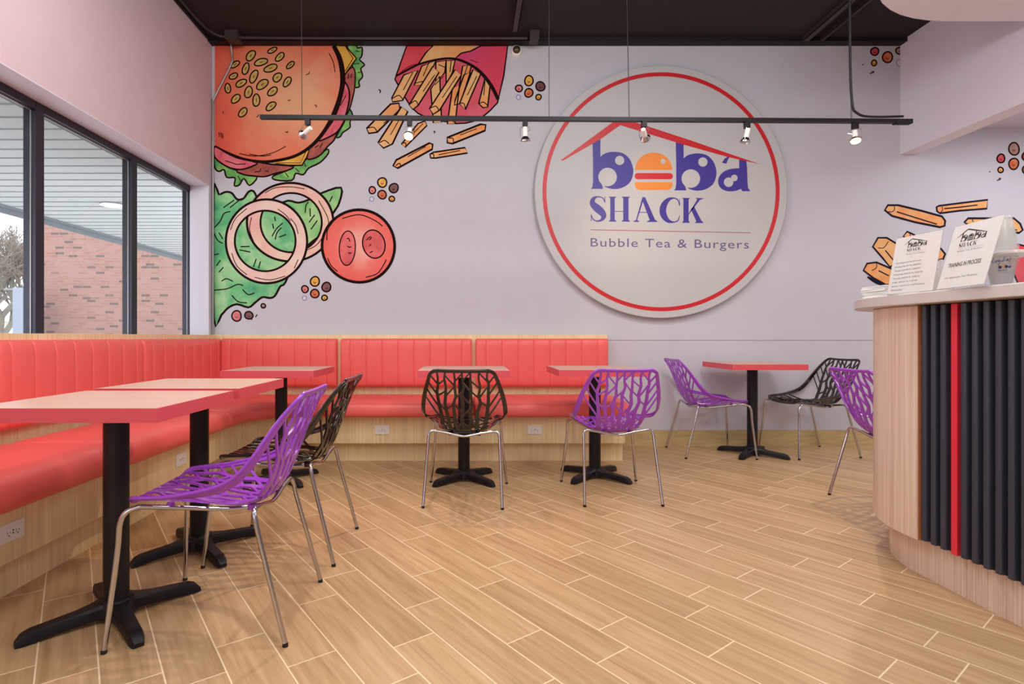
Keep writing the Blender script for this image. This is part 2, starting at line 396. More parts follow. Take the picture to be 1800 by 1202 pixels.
# ------------------------------------------------------------ text
def text_mesh(body, spacing=1.0, bold=False):
    cu = bpy.data.curves.new('txt', 'FONT'); cu.body = body; cu.size = 1; cu.space_character = spacing; cu.resolution_u = 3
    if bold: cu.offset = .018
    o = bpy.data.objects.new('txt', cu); C.objects.link(o)
    dg = bpy.context.evaluated_depsgraph_get(); dg.update()
    me = bpy.data.meshes.new_from_object(o.evaluated_get(dg))
    V = [(v.co.x, v.co.y) for v in me.vertices]; Fs = [tuple(p.vertices) for p in me.polygons]
    bpy.data.objects.remove(o); bpy.data.curves.remove(cu); bpy.data.meshes.remove(me)
    return V, Fs
class Art:
    """Flat artwork: polygons and brush strokes in drawing coordinates, mapped onto a plane when built."""
    def __init__(s, fn): s.fn = fn; s.items = []; s.T = (0, 0, 1)
    def crop(s, x, y, k): s.T = (x, y, k)
    def _p(s, p): x, y, k = s.T; return (x+p[0]/k, y+p[1]/k)
    def poly(s, pts, m, z, smooth=0):
        if smooth: pts = smooth_path(pts, True, smooth)
        s.items.append(([[s._p(p) for p in pts]], m, z))
    def stroke(s, pts, wid, m, z, closed=False, smooth=4):
        n0 = len(pts)
        W = wid if isinstance(wid, (list, tuple)) else [wid]*n0
        q = [(*p[:2], ww) for p, ww in zip(pts, W)]
        if smooth: q = smooth_path(q, closed, smooth)
        n = len(q); L, R = [], []
        for i in range(n):
            a = q[i-1] if (i or closed) else q[i]; b = q[(i+1) % n] if (i < n-1 or closed) else q[i]
            dx, dy = b[0]-a[0], b[1]-a[1]; l = math.hypot(dx, dy) or 1
            hw = q[i][2]/2*(1.3 if m in ('line', 'line2') else 1); L.append((q[i][0]-dy/l*hw, q[i][1]+dx/l*hw)); R.append((q[i][0]+dy/l*hw, q[i][1]-dx/l*hw))
        polys = []
        for i in range(n if closed else n-1):
            j = (i+1) % n; polys.append([s._p(p) for p in (L[i], L[j], R[j], R[i])])
        s.items.append((polys, m, z))
    def shape(s, pts, fill, line, wid, z, smooth=4, closed=True):
        s.poly(pts, fill, z, smooth); s.stroke(pts, wid, line, z+.5, closed, smooth)
    def ell(s, c, rx, ry, ang, fill, z, line=None, wid=0, n=24, wob=0):
        a = math.radians(ang); rnd = random.Random(int(c[0]*7+c[1]))
        P = []
        for k in range(n):
            th = 2*PI*k/n; f = 1+wob*math.sin(2*th+c[0])+wob*.6*math.sin(3*th+c[1])
            x, y = rx*f*math.cos(th), ry*f*math.sin(th)
            P.append((c[0]+x*math.cos(a)-y*math.sin(a), c[1]+x*math.sin(a)+y*math.cos(a)))
        if fill: s.poly(P, fill, z)
        if line: s.stroke(P, wid, line, z+.5, True, 0)
    def ring(s, co, rox, roy, ci, rix, riy, fill, z, n=60):
        O = [(co[0]+rox*math.cos(2*PI*k/n), co[1]+roy*math.sin(2*PI*k/n)) for k in range(n)]
        I = [(ci[0]+rix*math.cos(2*PI*k/n), ci[1]+riy*math.sin(2*PI*k/n)) for k in range(n)]
        s.items.append(([[s._p(p) for p in (O[k], O[(k+1) % n], I[(k+1) % n], I[k])] for k in range(n)], fill, z))
    def text(s, body, x0, y0, x1, m, z, hgt=None, spacing=1.0, dy=0, bold=False):
        """baseline from (x0,y0) to (x1,y0+dy); the height follows the width unless given"""
        V, Fs = text_mesh(body, spacing, bold)
        mx = max(v[0] for v in V); mn = min(v[0] for v in V); kx = (x1-x0)/(mx-mn); ky = hgt/.73 if hgt else kx
        Q = [s._p((x0+(v[0]-mn)*kx, y0-v[1]*ky+dy*(v[0]-mn)/(mx-mn))) for v in V]
        s.items.append(([[Q[i] for i in f] for f in Fs], m, z))
    def build(s, name, parent=None):
        bm = BM(); keys = []
        for polys, m, z in s.items:
            if m not in keys: keys.append(m)
            mi = keys.index(m)
            for P in polys:
                vs = [bm.verts.new(s.fn(p[0], p[1], z)) for p in P]
                try: bm.faces.new(vs).material_index = mi
                except ValueError: pass
        me = bpy.data.meshes.new(name); bm.to_mesh(me); bm.free()
        for k in keys: me.materials.append(AM[k])
        return link(name, me, parent)

AM = dict(
 line=mat('mural_dark_brown', (34, 12, 12), .7, spec=.08), line2=mat('mural_slate_line', (36, 28, 46), .7, spec=.08),
 bun=paint('mural_bun', (242, 176, 132), (236, 112, 84), 2.2, (216, 66, 62), (WP(520, 175, 4.98)[0], 4.98, WP(520, 175, 4.98)[1]), 1.15),
 seed=paint('mural_seed', (196, 156, 78), (222, 186, 112), 30), ham=paint('mural_ham', (214, 76, 92), (236, 128, 140), 6), patty=paint('mural_patty', (140, 62, 54), (196, 104, 92), 7),
 cheese=paint('mural_cheese', (226, 160, 56), (240, 190, 84), 6), lettuce=paint('mural_lettuce', (44, 140, 84), (150, 206, 104), 7),
 leaf=paint('mural_leaf', (62, 158, 112), (110, 190, 128), 4.5, (176, 216, 158)), leaf2=paint('mural_leaf_light', (112, 186, 108), (176, 214, 146), 6),
 onion=paint('mural_onion', (240, 186, 180), (240, 214, 194), 6), onion2=paint('mural_onion_back', (240, 170, 164), (238, 206, 180), 6),
 tomato=paint('mural_tomato', (244, 168, 156), (240, 112, 98), 5, (236, 96, 86), (WP(632, 430, 4.98)[0], 4.98, WP(632, 430, 4.98)[1]), .42),
 tomato_in=paint('mural_tomato_seedpod', (204, 70, 74), (234, 112, 108), 6),
 box=paint('mural_box_red', (220, 62, 74), (232, 84, 96), 4), box2=paint('mural_box_pink', (216, 72, 122), (222, 66, 78), 2.5), band=paint('mural_box_band', (238, 150, 92), (240, 190, 120), 4),
 inbox=paint('mural_box_inside', (212, 78, 92), (228, 100, 120), 5), fry=paint('mural_fry', (240, 146, 84), (238, 182, 118), 7), fryl=paint('mural_fry_light', (238, 190, 130), (236, 170, 104), 7),
 pyel=paint('pearl_yellow', (226, 160, 60), (236, 184, 92), 20), pbrn=paint('pearl_brown', (110, 62, 62), (134, 88, 90), 20), ppink=paint('pearl_pink', (214, 110, 112), (226, 140, 136), 20),
 pora=paint('pearl_orange', (204, 96, 52), (220, 128, 84), 20), pred=paint('pearl_red', (196, 60, 72), (214, 84, 92), 20), ptan=paint('pearl_tan', (170, 124, 112), (190, 150, 136), 20),
 pwht=mat('pearl_white', (214, 210, 226), .6), pblue=mat('pearl_blue_line', (104, 92, 150), .6), faint=mat('faint_lavender_line', (206, 194, 214), .7),
 red=mat('logo_red', (206, 30, 40), .4), blue=mat('logo_blue', (66, 52, 150), .45), disc=M['smooth_disc'], orange=mat('logo_orange', (238, 140, 52), .45), tag=mat('logo_slate', (96, 92, 134), .5), rule=mat('logo_rule', (170, 100, 104), .5),
 ink=M['ink'], paper=M['paper'], pen=M['bluepen'], cupor=M['cup_orange'], soft=mat('soft_grey_ink', (120, 114, 116), .7), white=M['letter'],
)
DM = 4.984
def on_wall(d0, step=.0004):
    def fn(px, py, z):
        x, zz = WP(px, py, DM); return (x, d0-step*(z+1), zz)
    return fn
MU = thing('wall_mural', 'printed pale lavender wall mural of burger, fries, salad slices and pearls', 'mural', (0, 0, 0))
x0, z1 = WP(376, 80, DM); x1 = 5.6; zs = WP(0, 597.5, DM)[1]
obj('mural_panel', box(BM(), XL+.015, x1, DM, D, zs, 3.662), M['wall'], MU)

A = Art(on_wall(DM))                       # burger
A.crop(340, 60, 4.4525); LN = 'line'
A.shape([(1205, 92), (1275, 92), (1285, 110), (1320, 105), (1318, 170), (1300, 200), (1340, 240), (1310, 270), (1325, 330), (1295, 370), (1300, 410), (1262, 410), (1265, 300), (1245, 255)], 'lettuce', LN, 9, 0, 3)
A.shape([(1215, 580), (1245, 630), (1225, 690), (1225, 730), (1170, 770), (1150, 802), (1118, 802), (1180, 690), (1200, 620)], 'lettuce', LN, 9, 0, 3)
A.shape([(780, 1035), (900, 970), (960, 965), (1045, 900), (1055, 935), (990, 1005), (900, 1050), (860, 1100), (800, 1090), (770, 1145), (640, 1140), (625, 1110), (740, 1065)], 'lettuce', LN, 10, 0, 3)
A.shape([(168, 960), (260, 1035), (335, 1065), (400, 1100), (500, 1115), (440, 1185), (395, 1130), (360, 1180), (320, 1185), (325, 1125), (260, 1120), (240, 1060), (200, 1075), (168, 1045)], 'lettuce', LN, 10, 0, 3)
A.shape([(1185, 320), (1240, 260), (1266, 300), (1262, 420), (1242, 520), (1220, 590), (1195, 630), (1215, 480), (1185, 370)], 'patty', LN, 8, 1, 3)
A.shape([(985, 825), (1060, 800), (1120, 770), (1100, 830), (1050, 880), (1000, 940), (950, 970), (890, 975), (910, 890)], 'patty', LN, 10, 1, 3)
A.shape([(480, 1000), (620, 1020), (780, 1035), (740, 1065), (640, 1090), (560, 1115), (470, 1110), (400, 1100), (335, 1068), (440, 1030)], 'patty', LN, 10, 1, 3)
A.shape([(168, 880), (260, 930), (350, 970), (495, 1005), (470, 1030), (400, 1055), (340, 1058), (260, 1035), (168, 965)], 'ham', LN, 10, 2, 3)
A.shape([(1180, 370), (1212, 420), (1222, 480), (1212, 560), (1190, 640), (1170, 700), (1120, 770), (1040, 815), (980, 828), (1090, 680), (1150, 530), (1172, 430)], 'ham', LN, 10, 2, 3)
A.shape([(600, 1005), (760, 965), (912, 885), (890, 960), (850, 1027), (740, 1027)], 'cheese', LN, 10, 3, 0)
A.shape([(1110, 92), (1190, 92), (1277, 190), (1185, 318), (1160, 220)], 'cheese', LN, 9, 3, 0)
A.stroke([(1195, 105), (1250, 190), (1190, 290)], 5, LN, 4, smooth=0); A.stroke([(650, 1008), (840, 1008), (880, 920)], 4, LN, 4, smooth=0)
arc = [(1098, 92), (1148, 200), (1170, 350), (1150, 480), (1108, 600), (1050, 720), (970, 830), (880, 908), (780, 960), (650, 990), (540, 998), (400, 978), (270, 928), (168, 875)]
sa = smooth_path(arc, False, 5)
A.poly([tuple(p) for p in sa]+[(168, 92)], 'bun', 4)
A.stroke(arc, [26, 30, 32, 28, 26, 24, 22, 20, 18, 18, 16, 14, 12, 10], LN, 5)
for s_ in ((450, 170, 48, 28, -48), (618, 128, 38, 18, -25), (677, 180, 45, 22, -45), (530, 220, 52, 27, -15), (760, 243, 38, 18, -45), (410, 272, 45, 25, -72), (328, 238, 38, 20, -35), (605, 268, 52, 28, -20), (315, 330, 34, 22, -30), (473, 333, 52, 28, -65), (658, 340, 42, 28, -45), (375, 385, 48, 24, -28), (540, 395, 54, 30, -42), (735, 375, 44, 24, -60), (270, 425, 38, 22, 80), (432, 455, 48, 28, -75), (620, 450, 46, 26, -38), (333, 507, 42, 26, -50), (493, 518, 48, 28, -82), (608, 565, 48, 24, -40), (388, 613, 44, 25, -50)):
    A.ell(s_[:2], s_[2], s_[3], s_[4], 'seed', 6, LN, 8, 18, .05)
    a = math.radians(s_[4]); A.stroke([(s_[0]-12*math.cos(a), s_[1]-12*math.sin(a)), (s_[0]+14*math.cos(a), s_[1]+14*math.sin(a))], 4, LN, 7, smooth=0)
for q in ([(880, 320), (905, 310), (908, 295)], [(740, 515), (750, 522), (760, 514)], [(948, 555), (965, 562), (960, 574)], [(720, 765), (735, 770), (740, 760)], [(1062, 150), (1095, 220), (1110, 300)], [(360, 935), (480, 955), (620, 930), (725, 878)], [(440, 940), (540, 955), (610, 945)], [(200, 770), (205, 790), (205, 805)], [(215, 770), (220, 795), (220, 812)], [(228, 775), (232, 800), (232, 818)], [(235, 605), (232, 625)], [(495, 650), (510, 640), (508, 630)]):
    A.stroke(q, 5, LN, 7)
for q in ([(1215, 310), (1210, 350)], [(1240, 310), (1232, 345)], [(950, 890), (980, 870)], [(1010, 855), (990, 890)], [(480, 1080), (520, 1075), (530, 1050)], [(565, 1070), (590, 1078)], [(1150, 560), (1195, 480)], [(250, 990), (340, 1020), (410, 1015)], [(1270, 130), (1300, 140)], [(1250, 235), (1300, 230)], [(1285, 300), (1310, 300)], [(870, 1010), (880, 1040)], [(800, 1050), (830, 1080)], [(350, 1110), (370, 1150)], [(720, 1085), (745, 1120)]):
    A.stroke(q, 5, LN, 7, smooth=0)
A.build('burger_drawing', MU)

A = Art(on_wall(DM)); A.crop(600, 60, 4.4525)      # fries in a red box
A.shape([(430, 325), (440, 390), (520, 530), (600, 620), (700, 655), (900, 700), (1040, 680), (1130, 628), (1200, 560), (1228, 510), (1170, 400), (1060, 270), (890, 195), (770, 200), (600, 240)], 'inbox', LN, 9, 0, 2)
def fry(P, z, fill='fry', cap=None, w_=9):
    A.shape(P, fill, LN, w_, z, 0)
    n = len(P); c = (sum(p[0] for p in P)/n, sum(p[1] for p in P)/n)
    if cap:
        A.stroke(cap, 6, LN, z+.8)
for P, z, f in (([(630, 250), (740, 210), (650, 400), (570, 400)], 1, 'fry'), ([(820, 210), (890, 205), (870, 300), (820, 380)], 1, 'fryl'), ([(950, 250), (1020, 240), (970, 440), (920, 430)], 1, 'fry'), ([(740, 220), (820, 205), (810, 300), (740, 380)], 1, 'fry')):
    fry(P, z, f)
fry([(700, 430), (770, 330), (785, 690), (720, 695)], 2, 'fryl'); fry([(870, 420), (925, 400), (890, 700), (830, 705), (850, 560)], 3, 'fry', [(835, 680), (860, 675), (885, 690)])
fry([(890, 520), (960, 320), (1010, 300), (930, 545), (885, 555)], 3.2, 'fry')
fry([(490, 320), (600, 285), (480, 520), (400, 532), (395, 500)], 4, 'fryl', [(398, 505), (450, 480), (480, 510)])
fry([(715, 255), (765, 300), (600, 560), (560, 590), (530, 555)], 5, 'fryl', [(535, 550), (580, 522), (602, 555)])
fry([(890, 280), (940, 320), (770, 595), (720, 628), (690, 585)], 6, 'fryl', [(692, 582), (740, 565), (765, 600)])
fry([(1030, 280), (1092, 310), (970, 592), (925, 545)], 4.6, 'fryl', [(930, 540), (960, 545), (970, 585)])
fry([(1125, 345), (1165, 400), (1145, 570), (1110, 577), (1075, 545)], 4.2, 'fry', [(1080, 545), (1110, 532), (1142, 555)])
A.shape([(512, 92), (720, 92), (660, 150), (600, 240), (440, 325), (428, 330)], 'box', LN, 9, 8, 0)
A.shape([(1095, 92), (1302, 92), (1270, 330), (1228, 512), (1170, 400), (1060, 270), (960, 215), (890, 195), (940, 150), (1010, 135)], 'box2', LN, 9, 8, 0)
A.poly([(720, 92), (1095, 92), (1010, 135), (940, 150), (890, 195), (770, 200), (600, 240), (660, 150)], 'band', 8)
A.stroke([(428, 330), (600, 240), (770, 197), (890, 195), (1000, 235), (1090, 300), (1170, 400), (1228, 512)], [10, 12, 12, 14, 16, 20, 22, 20], LN, 9)
A.stroke([(720, 92), (660, 150), (600, 240)], 6, LN, 9); A.stroke([(1095, 92), (1010, 135), (940, 150), (890, 195)], 6, LN, 9)
A.stroke([(470, 295), (540, 250), (600, 235)], 4, LN, 9); A.stroke([(1005, 200), (1070, 225)], 4, LN, 9)
for q in ([(560, 300), (485, 440)], [(730, 320), (640, 450)], [(905, 330), (790, 500)], [(1060, 330), (985, 480)], [(1125, 370), (1115, 480)], [(690, 215), (640, 330)], [(860, 210), (850, 300)], [(990, 240), (960, 330)], [(760, 240), (810, 260)], [(580, 385), (640, 370)], [(730, 400), (800, 330)]):
    A.stroke(q, 5, LN, 7.5, smooth=0)
fry([(385, 548), (450, 540), (460, 590), (280, 768), (215, 777), (198, 738)], 1, 'fry', [(205, 735), (255, 730), (278, 762)], 11)
fry([(470, 568), (520, 605), (400, 860), (330, 892), (288, 850)], 2, 'fryl', [(300, 850), (340, 832), (375, 860)], 11)
fry([(600, 700), (655, 680), (670, 715), (500, 885), (470, 862)], 1, 'fry', [(475, 855), (500, 850), (508, 875)])
fry([(690, 852), (715, 862), (712, 900), (440, 1050), (405, 1030), (430, 985)], 1, 'fry', [(425, 1030), (455, 1010), (465, 1035)], 12)
fry([(828, 810), (1090, 705), (1130, 710), (1125, 755), (870, 857), (830, 850)], 1, 'fry', [(840, 815), (872, 815), (878, 848)], 12)
fry([(693, 940), (720, 925), (968, 888), (988, 930), (740, 970), (700, 970)], 1, 'fry', [(700, 938), (722, 940), (722, 968)], 10)
for q in ([(440, 610), (330, 700)], [(470, 640), (385, 790)], [(640, 700), (570, 770)], [(660, 880), (520, 960)], [(1060, 740), (930, 790)], [(930, 910), (760, 945)]): A.stroke(q, 5, LN, 4, smooth=0)
for q in ([(290, 435), (305, 440), (302, 462)], [(722, 758), (732, 764), (726, 776)]): A.stroke(q, 7, LN, 1)
A.build('fries_drawing', MU)

A = Art(on_wall(DM)); A.crop(340, 310, 4.4525)     # lettuce leaf, onion rings, tomato
A.shape([(160, 118), (200, 142), (250, 122), (300, 130), (340, 178), (390, 175), (430, 122), (470, 115), (510, 175), (620, 230), (740, 190), (820, 206), (910, 180), (1005, 130), (1156, 88), (1140, 210), (1092, 290), (1000, 450), (900, 535), (800, 640), (720, 830), (680, 860), (640, 932), (600, 952), (540, 945), (480, 990), (430, 1025), (340, 1000), (270, 1030), (220, 1082), (160, 1110)], 'leaf', LN, 13, 0, 3)
A.poly([(740, 200), (820, 212), (915, 190), (985, 250), (1000, 380), (960, 480), (900, 525), (880, 420), (830, 280)], 'leaf2', .2, 3)
A.poly([(1015, 138), (1148, 98), (1130, 205), (1092, 280), (1050, 190)], 'leaf2', .2, 2)
for q in ([(165, 400), (210, 350), (240, 290), (290, 275)], [(235, 245), (320, 185)], [(285, 245), (380, 170)], [(160, 890), (260, 880), (345, 845), (390, 855)], [(385, 885), (430, 925), (480, 910)], [(220, 820), (260, 800), (310, 822)], [(300, 930), (350, 980), (420, 990)], [(160, 440), (190, 500), (230, 525)], [(200, 440), (230, 490)], [(160, 615), (200, 605)], [(180, 700), (212, 655)], [(200, 750), (235, 710)], [(615, 470), (650, 410), (700, 365)], [(640, 495), (655, 440), (690, 400)], [(620, 370), (628, 410)], [(635, 315), (642, 350)], [(670, 475), (725, 455)], [(875, 285), (880, 230), (900, 200)], [(912, 250), (915, 315)], [(920, 415), (970, 345)], [(905, 360), (950, 300)], [(1065, 200), (1088, 155)], [(370, 550), (440, 548)], [(360, 575), (445, 592)], [(470, 710), (492, 645)], [(510, 720), (525, 665)]):
    A.stroke(q, 7, LN, .9)
A.ring((757, 358), 338, 307, (765, 362), 240, 232, 'onion2', 1); A.ell((757, 358), 338, 307, 0, None, 1, LN, 14, 60); A.ell((765, 362), 240, 232, 0, None, 1, LN, 12, 60)
A.ring((572, 508), 318, 328, (562, 505), 238, 237, 'onion', 2.2); A.ell((572, 508), 318, 328, 0, None, 2.2, LN, 14, 60); A.ell((562, 505), 238, 237, 0, None, 2.2, LN, 12, 60)
for q in ([(290, 420), (330, 330), (420, 250)], [(660, 255), (720, 300), (760, 350)], [(760, 330), (800, 380), (820, 450)], [(480, 790), (600, 810), (720, 780)], [(300, 600), (340, 700), (420, 770)], [(820, 650), (790, 720)]): A.stroke(q, 5, LN, 3)
for q in ([(560, 130), (640, 90), (760, 82), (870, 98)], [(980, 190), (1050, 320), (1060, 420)], [(455, 320), (440, 420), (480, 530)], [(890, 575), (960, 540), (1010, 480)]): A.stroke(q, 5, LN, 1.8)
A.build('salad_drawing', MU)
A = Art(on_wall(DM)); A.crop(340, 310, 4.4525)
A.ell((1293, 545), 287, 281, 0, 'tomato', 4, LN, 17, 60, .01)
A.ell((1205, 562), 63, 135, 3, 'tomato_in', 5, LN, 7, 30); A.ell((1412, 530), 87, 112, -14, 'tomato_in', 5, LN, 8, 30)
for q in ([(1165, 330), (1300, 300), (1420, 345), (1480, 390)], [(1050, 640), (1080, 700), (1130, 745)], [(1350, 790), (1440, 760), (1490, 690), (1510, 650)], [(1200, 490), (1215, 485), (1225, 510)], [(1205, 545), (1220, 555), (1235, 550)], [(1212, 595), (1225, 602), (1238, 598)], [(1355, 500), (1380, 475), (1392, 480), (1375, 500)], [(1375, 545), (1392, 530)], [(1380, 598), (1405, 585)], [(1045, 500), (1050, 420), (1090, 360)]): A.stroke(q, 6, LN, 6)
A.build('tomato_drawing', MU)
def pearls(lst, crop, extra=()):
    for (x, y, rx, ry, f) in lst:
        A = Art(on_wall(DM)); A.crop(*crop)
        if f == 'pwht': A.ell((x, y), rx, ry, 0, f, 1, 'pblue', 5, 16)
        else:
            A.ell((x, y), rx, ry, 0, f, 1, LN, 9, 20, .04); A.stroke([(x-rx*.3, y+ry*.1), (x, y+ry*.35), (x+rx*.25, y+ry*.15)], 3.5, LN, 2)
        A.build('pearl_drawing', MU)
    for q in extra:
        A = Art(on_wall(DM)); A.crop(*crop); A.stroke(q, 6, LN, 1); A.build('ink_fleck', MU)
clus = [(0, 0, 34, 39, 'pyel'), (90, 44, 36, 36, 'pbrn'), (-78, 60, 26, 27, 'ppink'), (-1, 95, 32, 34, 'pora'), (-82, 130, 17, 18, 'pwht'), (75, 128, 21, 21, 'pyel')]
for cx_, cy_, crop in ((1478, 48, (340, 310, 4.4525)), (951, 822, (340, 310, 4.4525)), (1468, 365, (600, 60, 4.4525))):
    pearls([(cx_+x, cy_+y, a_, b_, f) for x, y, a_, b_, f in clus], crop)
pearls([(338, 1092, 38, 40, 'ppink'), (434, 1087, 32, 30, 'pbrn'), (547, 1013, 17, 17, 'ptan')], (340, 310, 4.4525), [[(485, 1102), (500, 1080)], [(450, 1110), (460, 1122)]])
pearls([(612, 136, 31, 31, 'pred'), (712, 181, 38, 44, 'pora'), (607, 226, 20, 22, 'pyel'), (806, 130, 28, 28, 'ptan'), (806, 226, 24, 26, 'pwht')], (1400, 60, 4.4525), [[(515, 242), (524, 236)], [(572, 308), (600, 302), (604, 292), (585, 296)]])
pearls([(1702, 898, 42, 48, 'ptan'), (1600, 973, 31, 33, 'pred'), (1700, 1015, 39, 43, 'pora'), (1597, 1063, 20, 22, 'pyel'), (1800, 955, 34, 36, 'pbrn'), (1800, 1060, 32, 34, 'pbrn')], (1400, 60, 4.4525), [[(1508, 1080), (1516, 1074)], [(1568, 1145), (1592, 1138), (1596, 1128), (1580, 1132)]])
A = Art(on_wall(DM)); A.crop(1480, 320, 5.4625); LN = 'line2'     # fries and box behind the counter
fry([(410, 270), (440, 222), (540, 222), (760, 275), (960, 330), (990, 372), (985, 420), (940, 433), (700, 385), (480, 325)], 1, 'fry', [(435, 285), (480, 285), (505, 262), (500, 232)], 16)
fry([(907, 240), (930, 228), (1150, 200), (1400, 170), (1390, 255), (1130, 275), (940, 300), (912, 280)], 1, 'fry', [(960, 235), (965, 270), (945, 290)], 14)
fry([(1175, 385), (1210, 348), (1650, 348), (1710, 400), (1735, 460), (1700, 488), (1560, 475), (1200, 405)], 1, 'fryl', [(1250, 350), (1258, 385)], 16)
fry([(295, 620), (345, 535), (430, 535), (520, 590), (640, 720), (460, 815), (390, 730)], 2, 'fryl', [(345, 630), (400, 630), (445, 570)], 14)
fry([(205, 848), (240, 782), (330, 770), (470, 830), (600, 900), (560, 985), (420, 985), (300, 920)], 2, 'fry', [(330, 775), (330, 820), (285, 850)], 14)
fry([(588, 520), (625, 475), (690, 505), (760, 560), (700, 620)], 1, 'fry', [(650, 490), (655, 520)], 14)
fry([(860, 640), (950, 640), (990, 690), (970, 740), (920, 750), (860, 720)], 1, 'fry', None, 16)
for q in ([(525, 285), (700, 340), (910, 405)], [(980, 255), (1140, 240), (1300, 220)], [(1550, 455), (1680, 460)], [(415, 655), (500, 760)], [(350, 850), (450, 900)]): A.stroke(q, 9, LN, 4)
A.stroke([(245, 910), (330, 960), (420, 990)], [16, 26, 26], LN, 1)
A.shape([(1615, 578), (1760, 615), (1950, 700), (1950, 1000), (1700, 1000), (1600, 760)], 'box', LN, 14, 1, 0)
LN = 'line'
A.build('counter_fries_drawing', MU)
A = Art(on_wall(DM)); A.crop(0, 0, 1)                # faint line art
for q in ([(1360, 130), (1330, 165), (1290, 180)], [(1390, 90), (1360, 140), (1325, 180)], [(1190, 90), (1240, 85), (1270, 110), (1280, 120)], [(1425, 140), (1440, 110), (1475, 100), (1500, 120), (1490, 150), (1510, 165)], [(1420, 195), (1405, 175), (1430, 160), (1470, 165), (1530, 150), (1560, 175)], [(1405, 215), (1450, 225), (1440, 250), (1470, 260), (1480, 290)], [(1500, 180), (1540, 200), (1575, 185)], [(1410, 260), (1450, 290), (1500, 320), (1560, 330)], [(1700, 300), (1725, 250), (1790, 230)], [(1690, 350), (1740, 330), (1800, 335)], [(1400, 120), (1412, 100), (1435, 105)], [(1455, 170), (1480, 190), (1500, 230)]):
    A = Art(on_wall(DM)); A.stroke(q, 2.2, 'faint', 0, smooth=6); A.build('faint_line', MU)
for x_, y_, r_ in ((1357, 170, 8), (1378, 190, 9), (1405, 105, 10), (1515, 385, 8), (1500, 460, 9), (1505, 530, 8), (1370, 590, 8), (1335, 590, 9), (1685, 280, 9), (1625, 310, 8), (1386, 450, 7), (1410, 515, 8), (885, 550, 6), (835, 360, 9), (830, 530, 7)): 
    A = Art(on_wall(DM)); A.ell((x_, y_), r_, r_*.85, 20, None, 0, 'faint', 1.8, 18); A.build('faint_ring', MU)

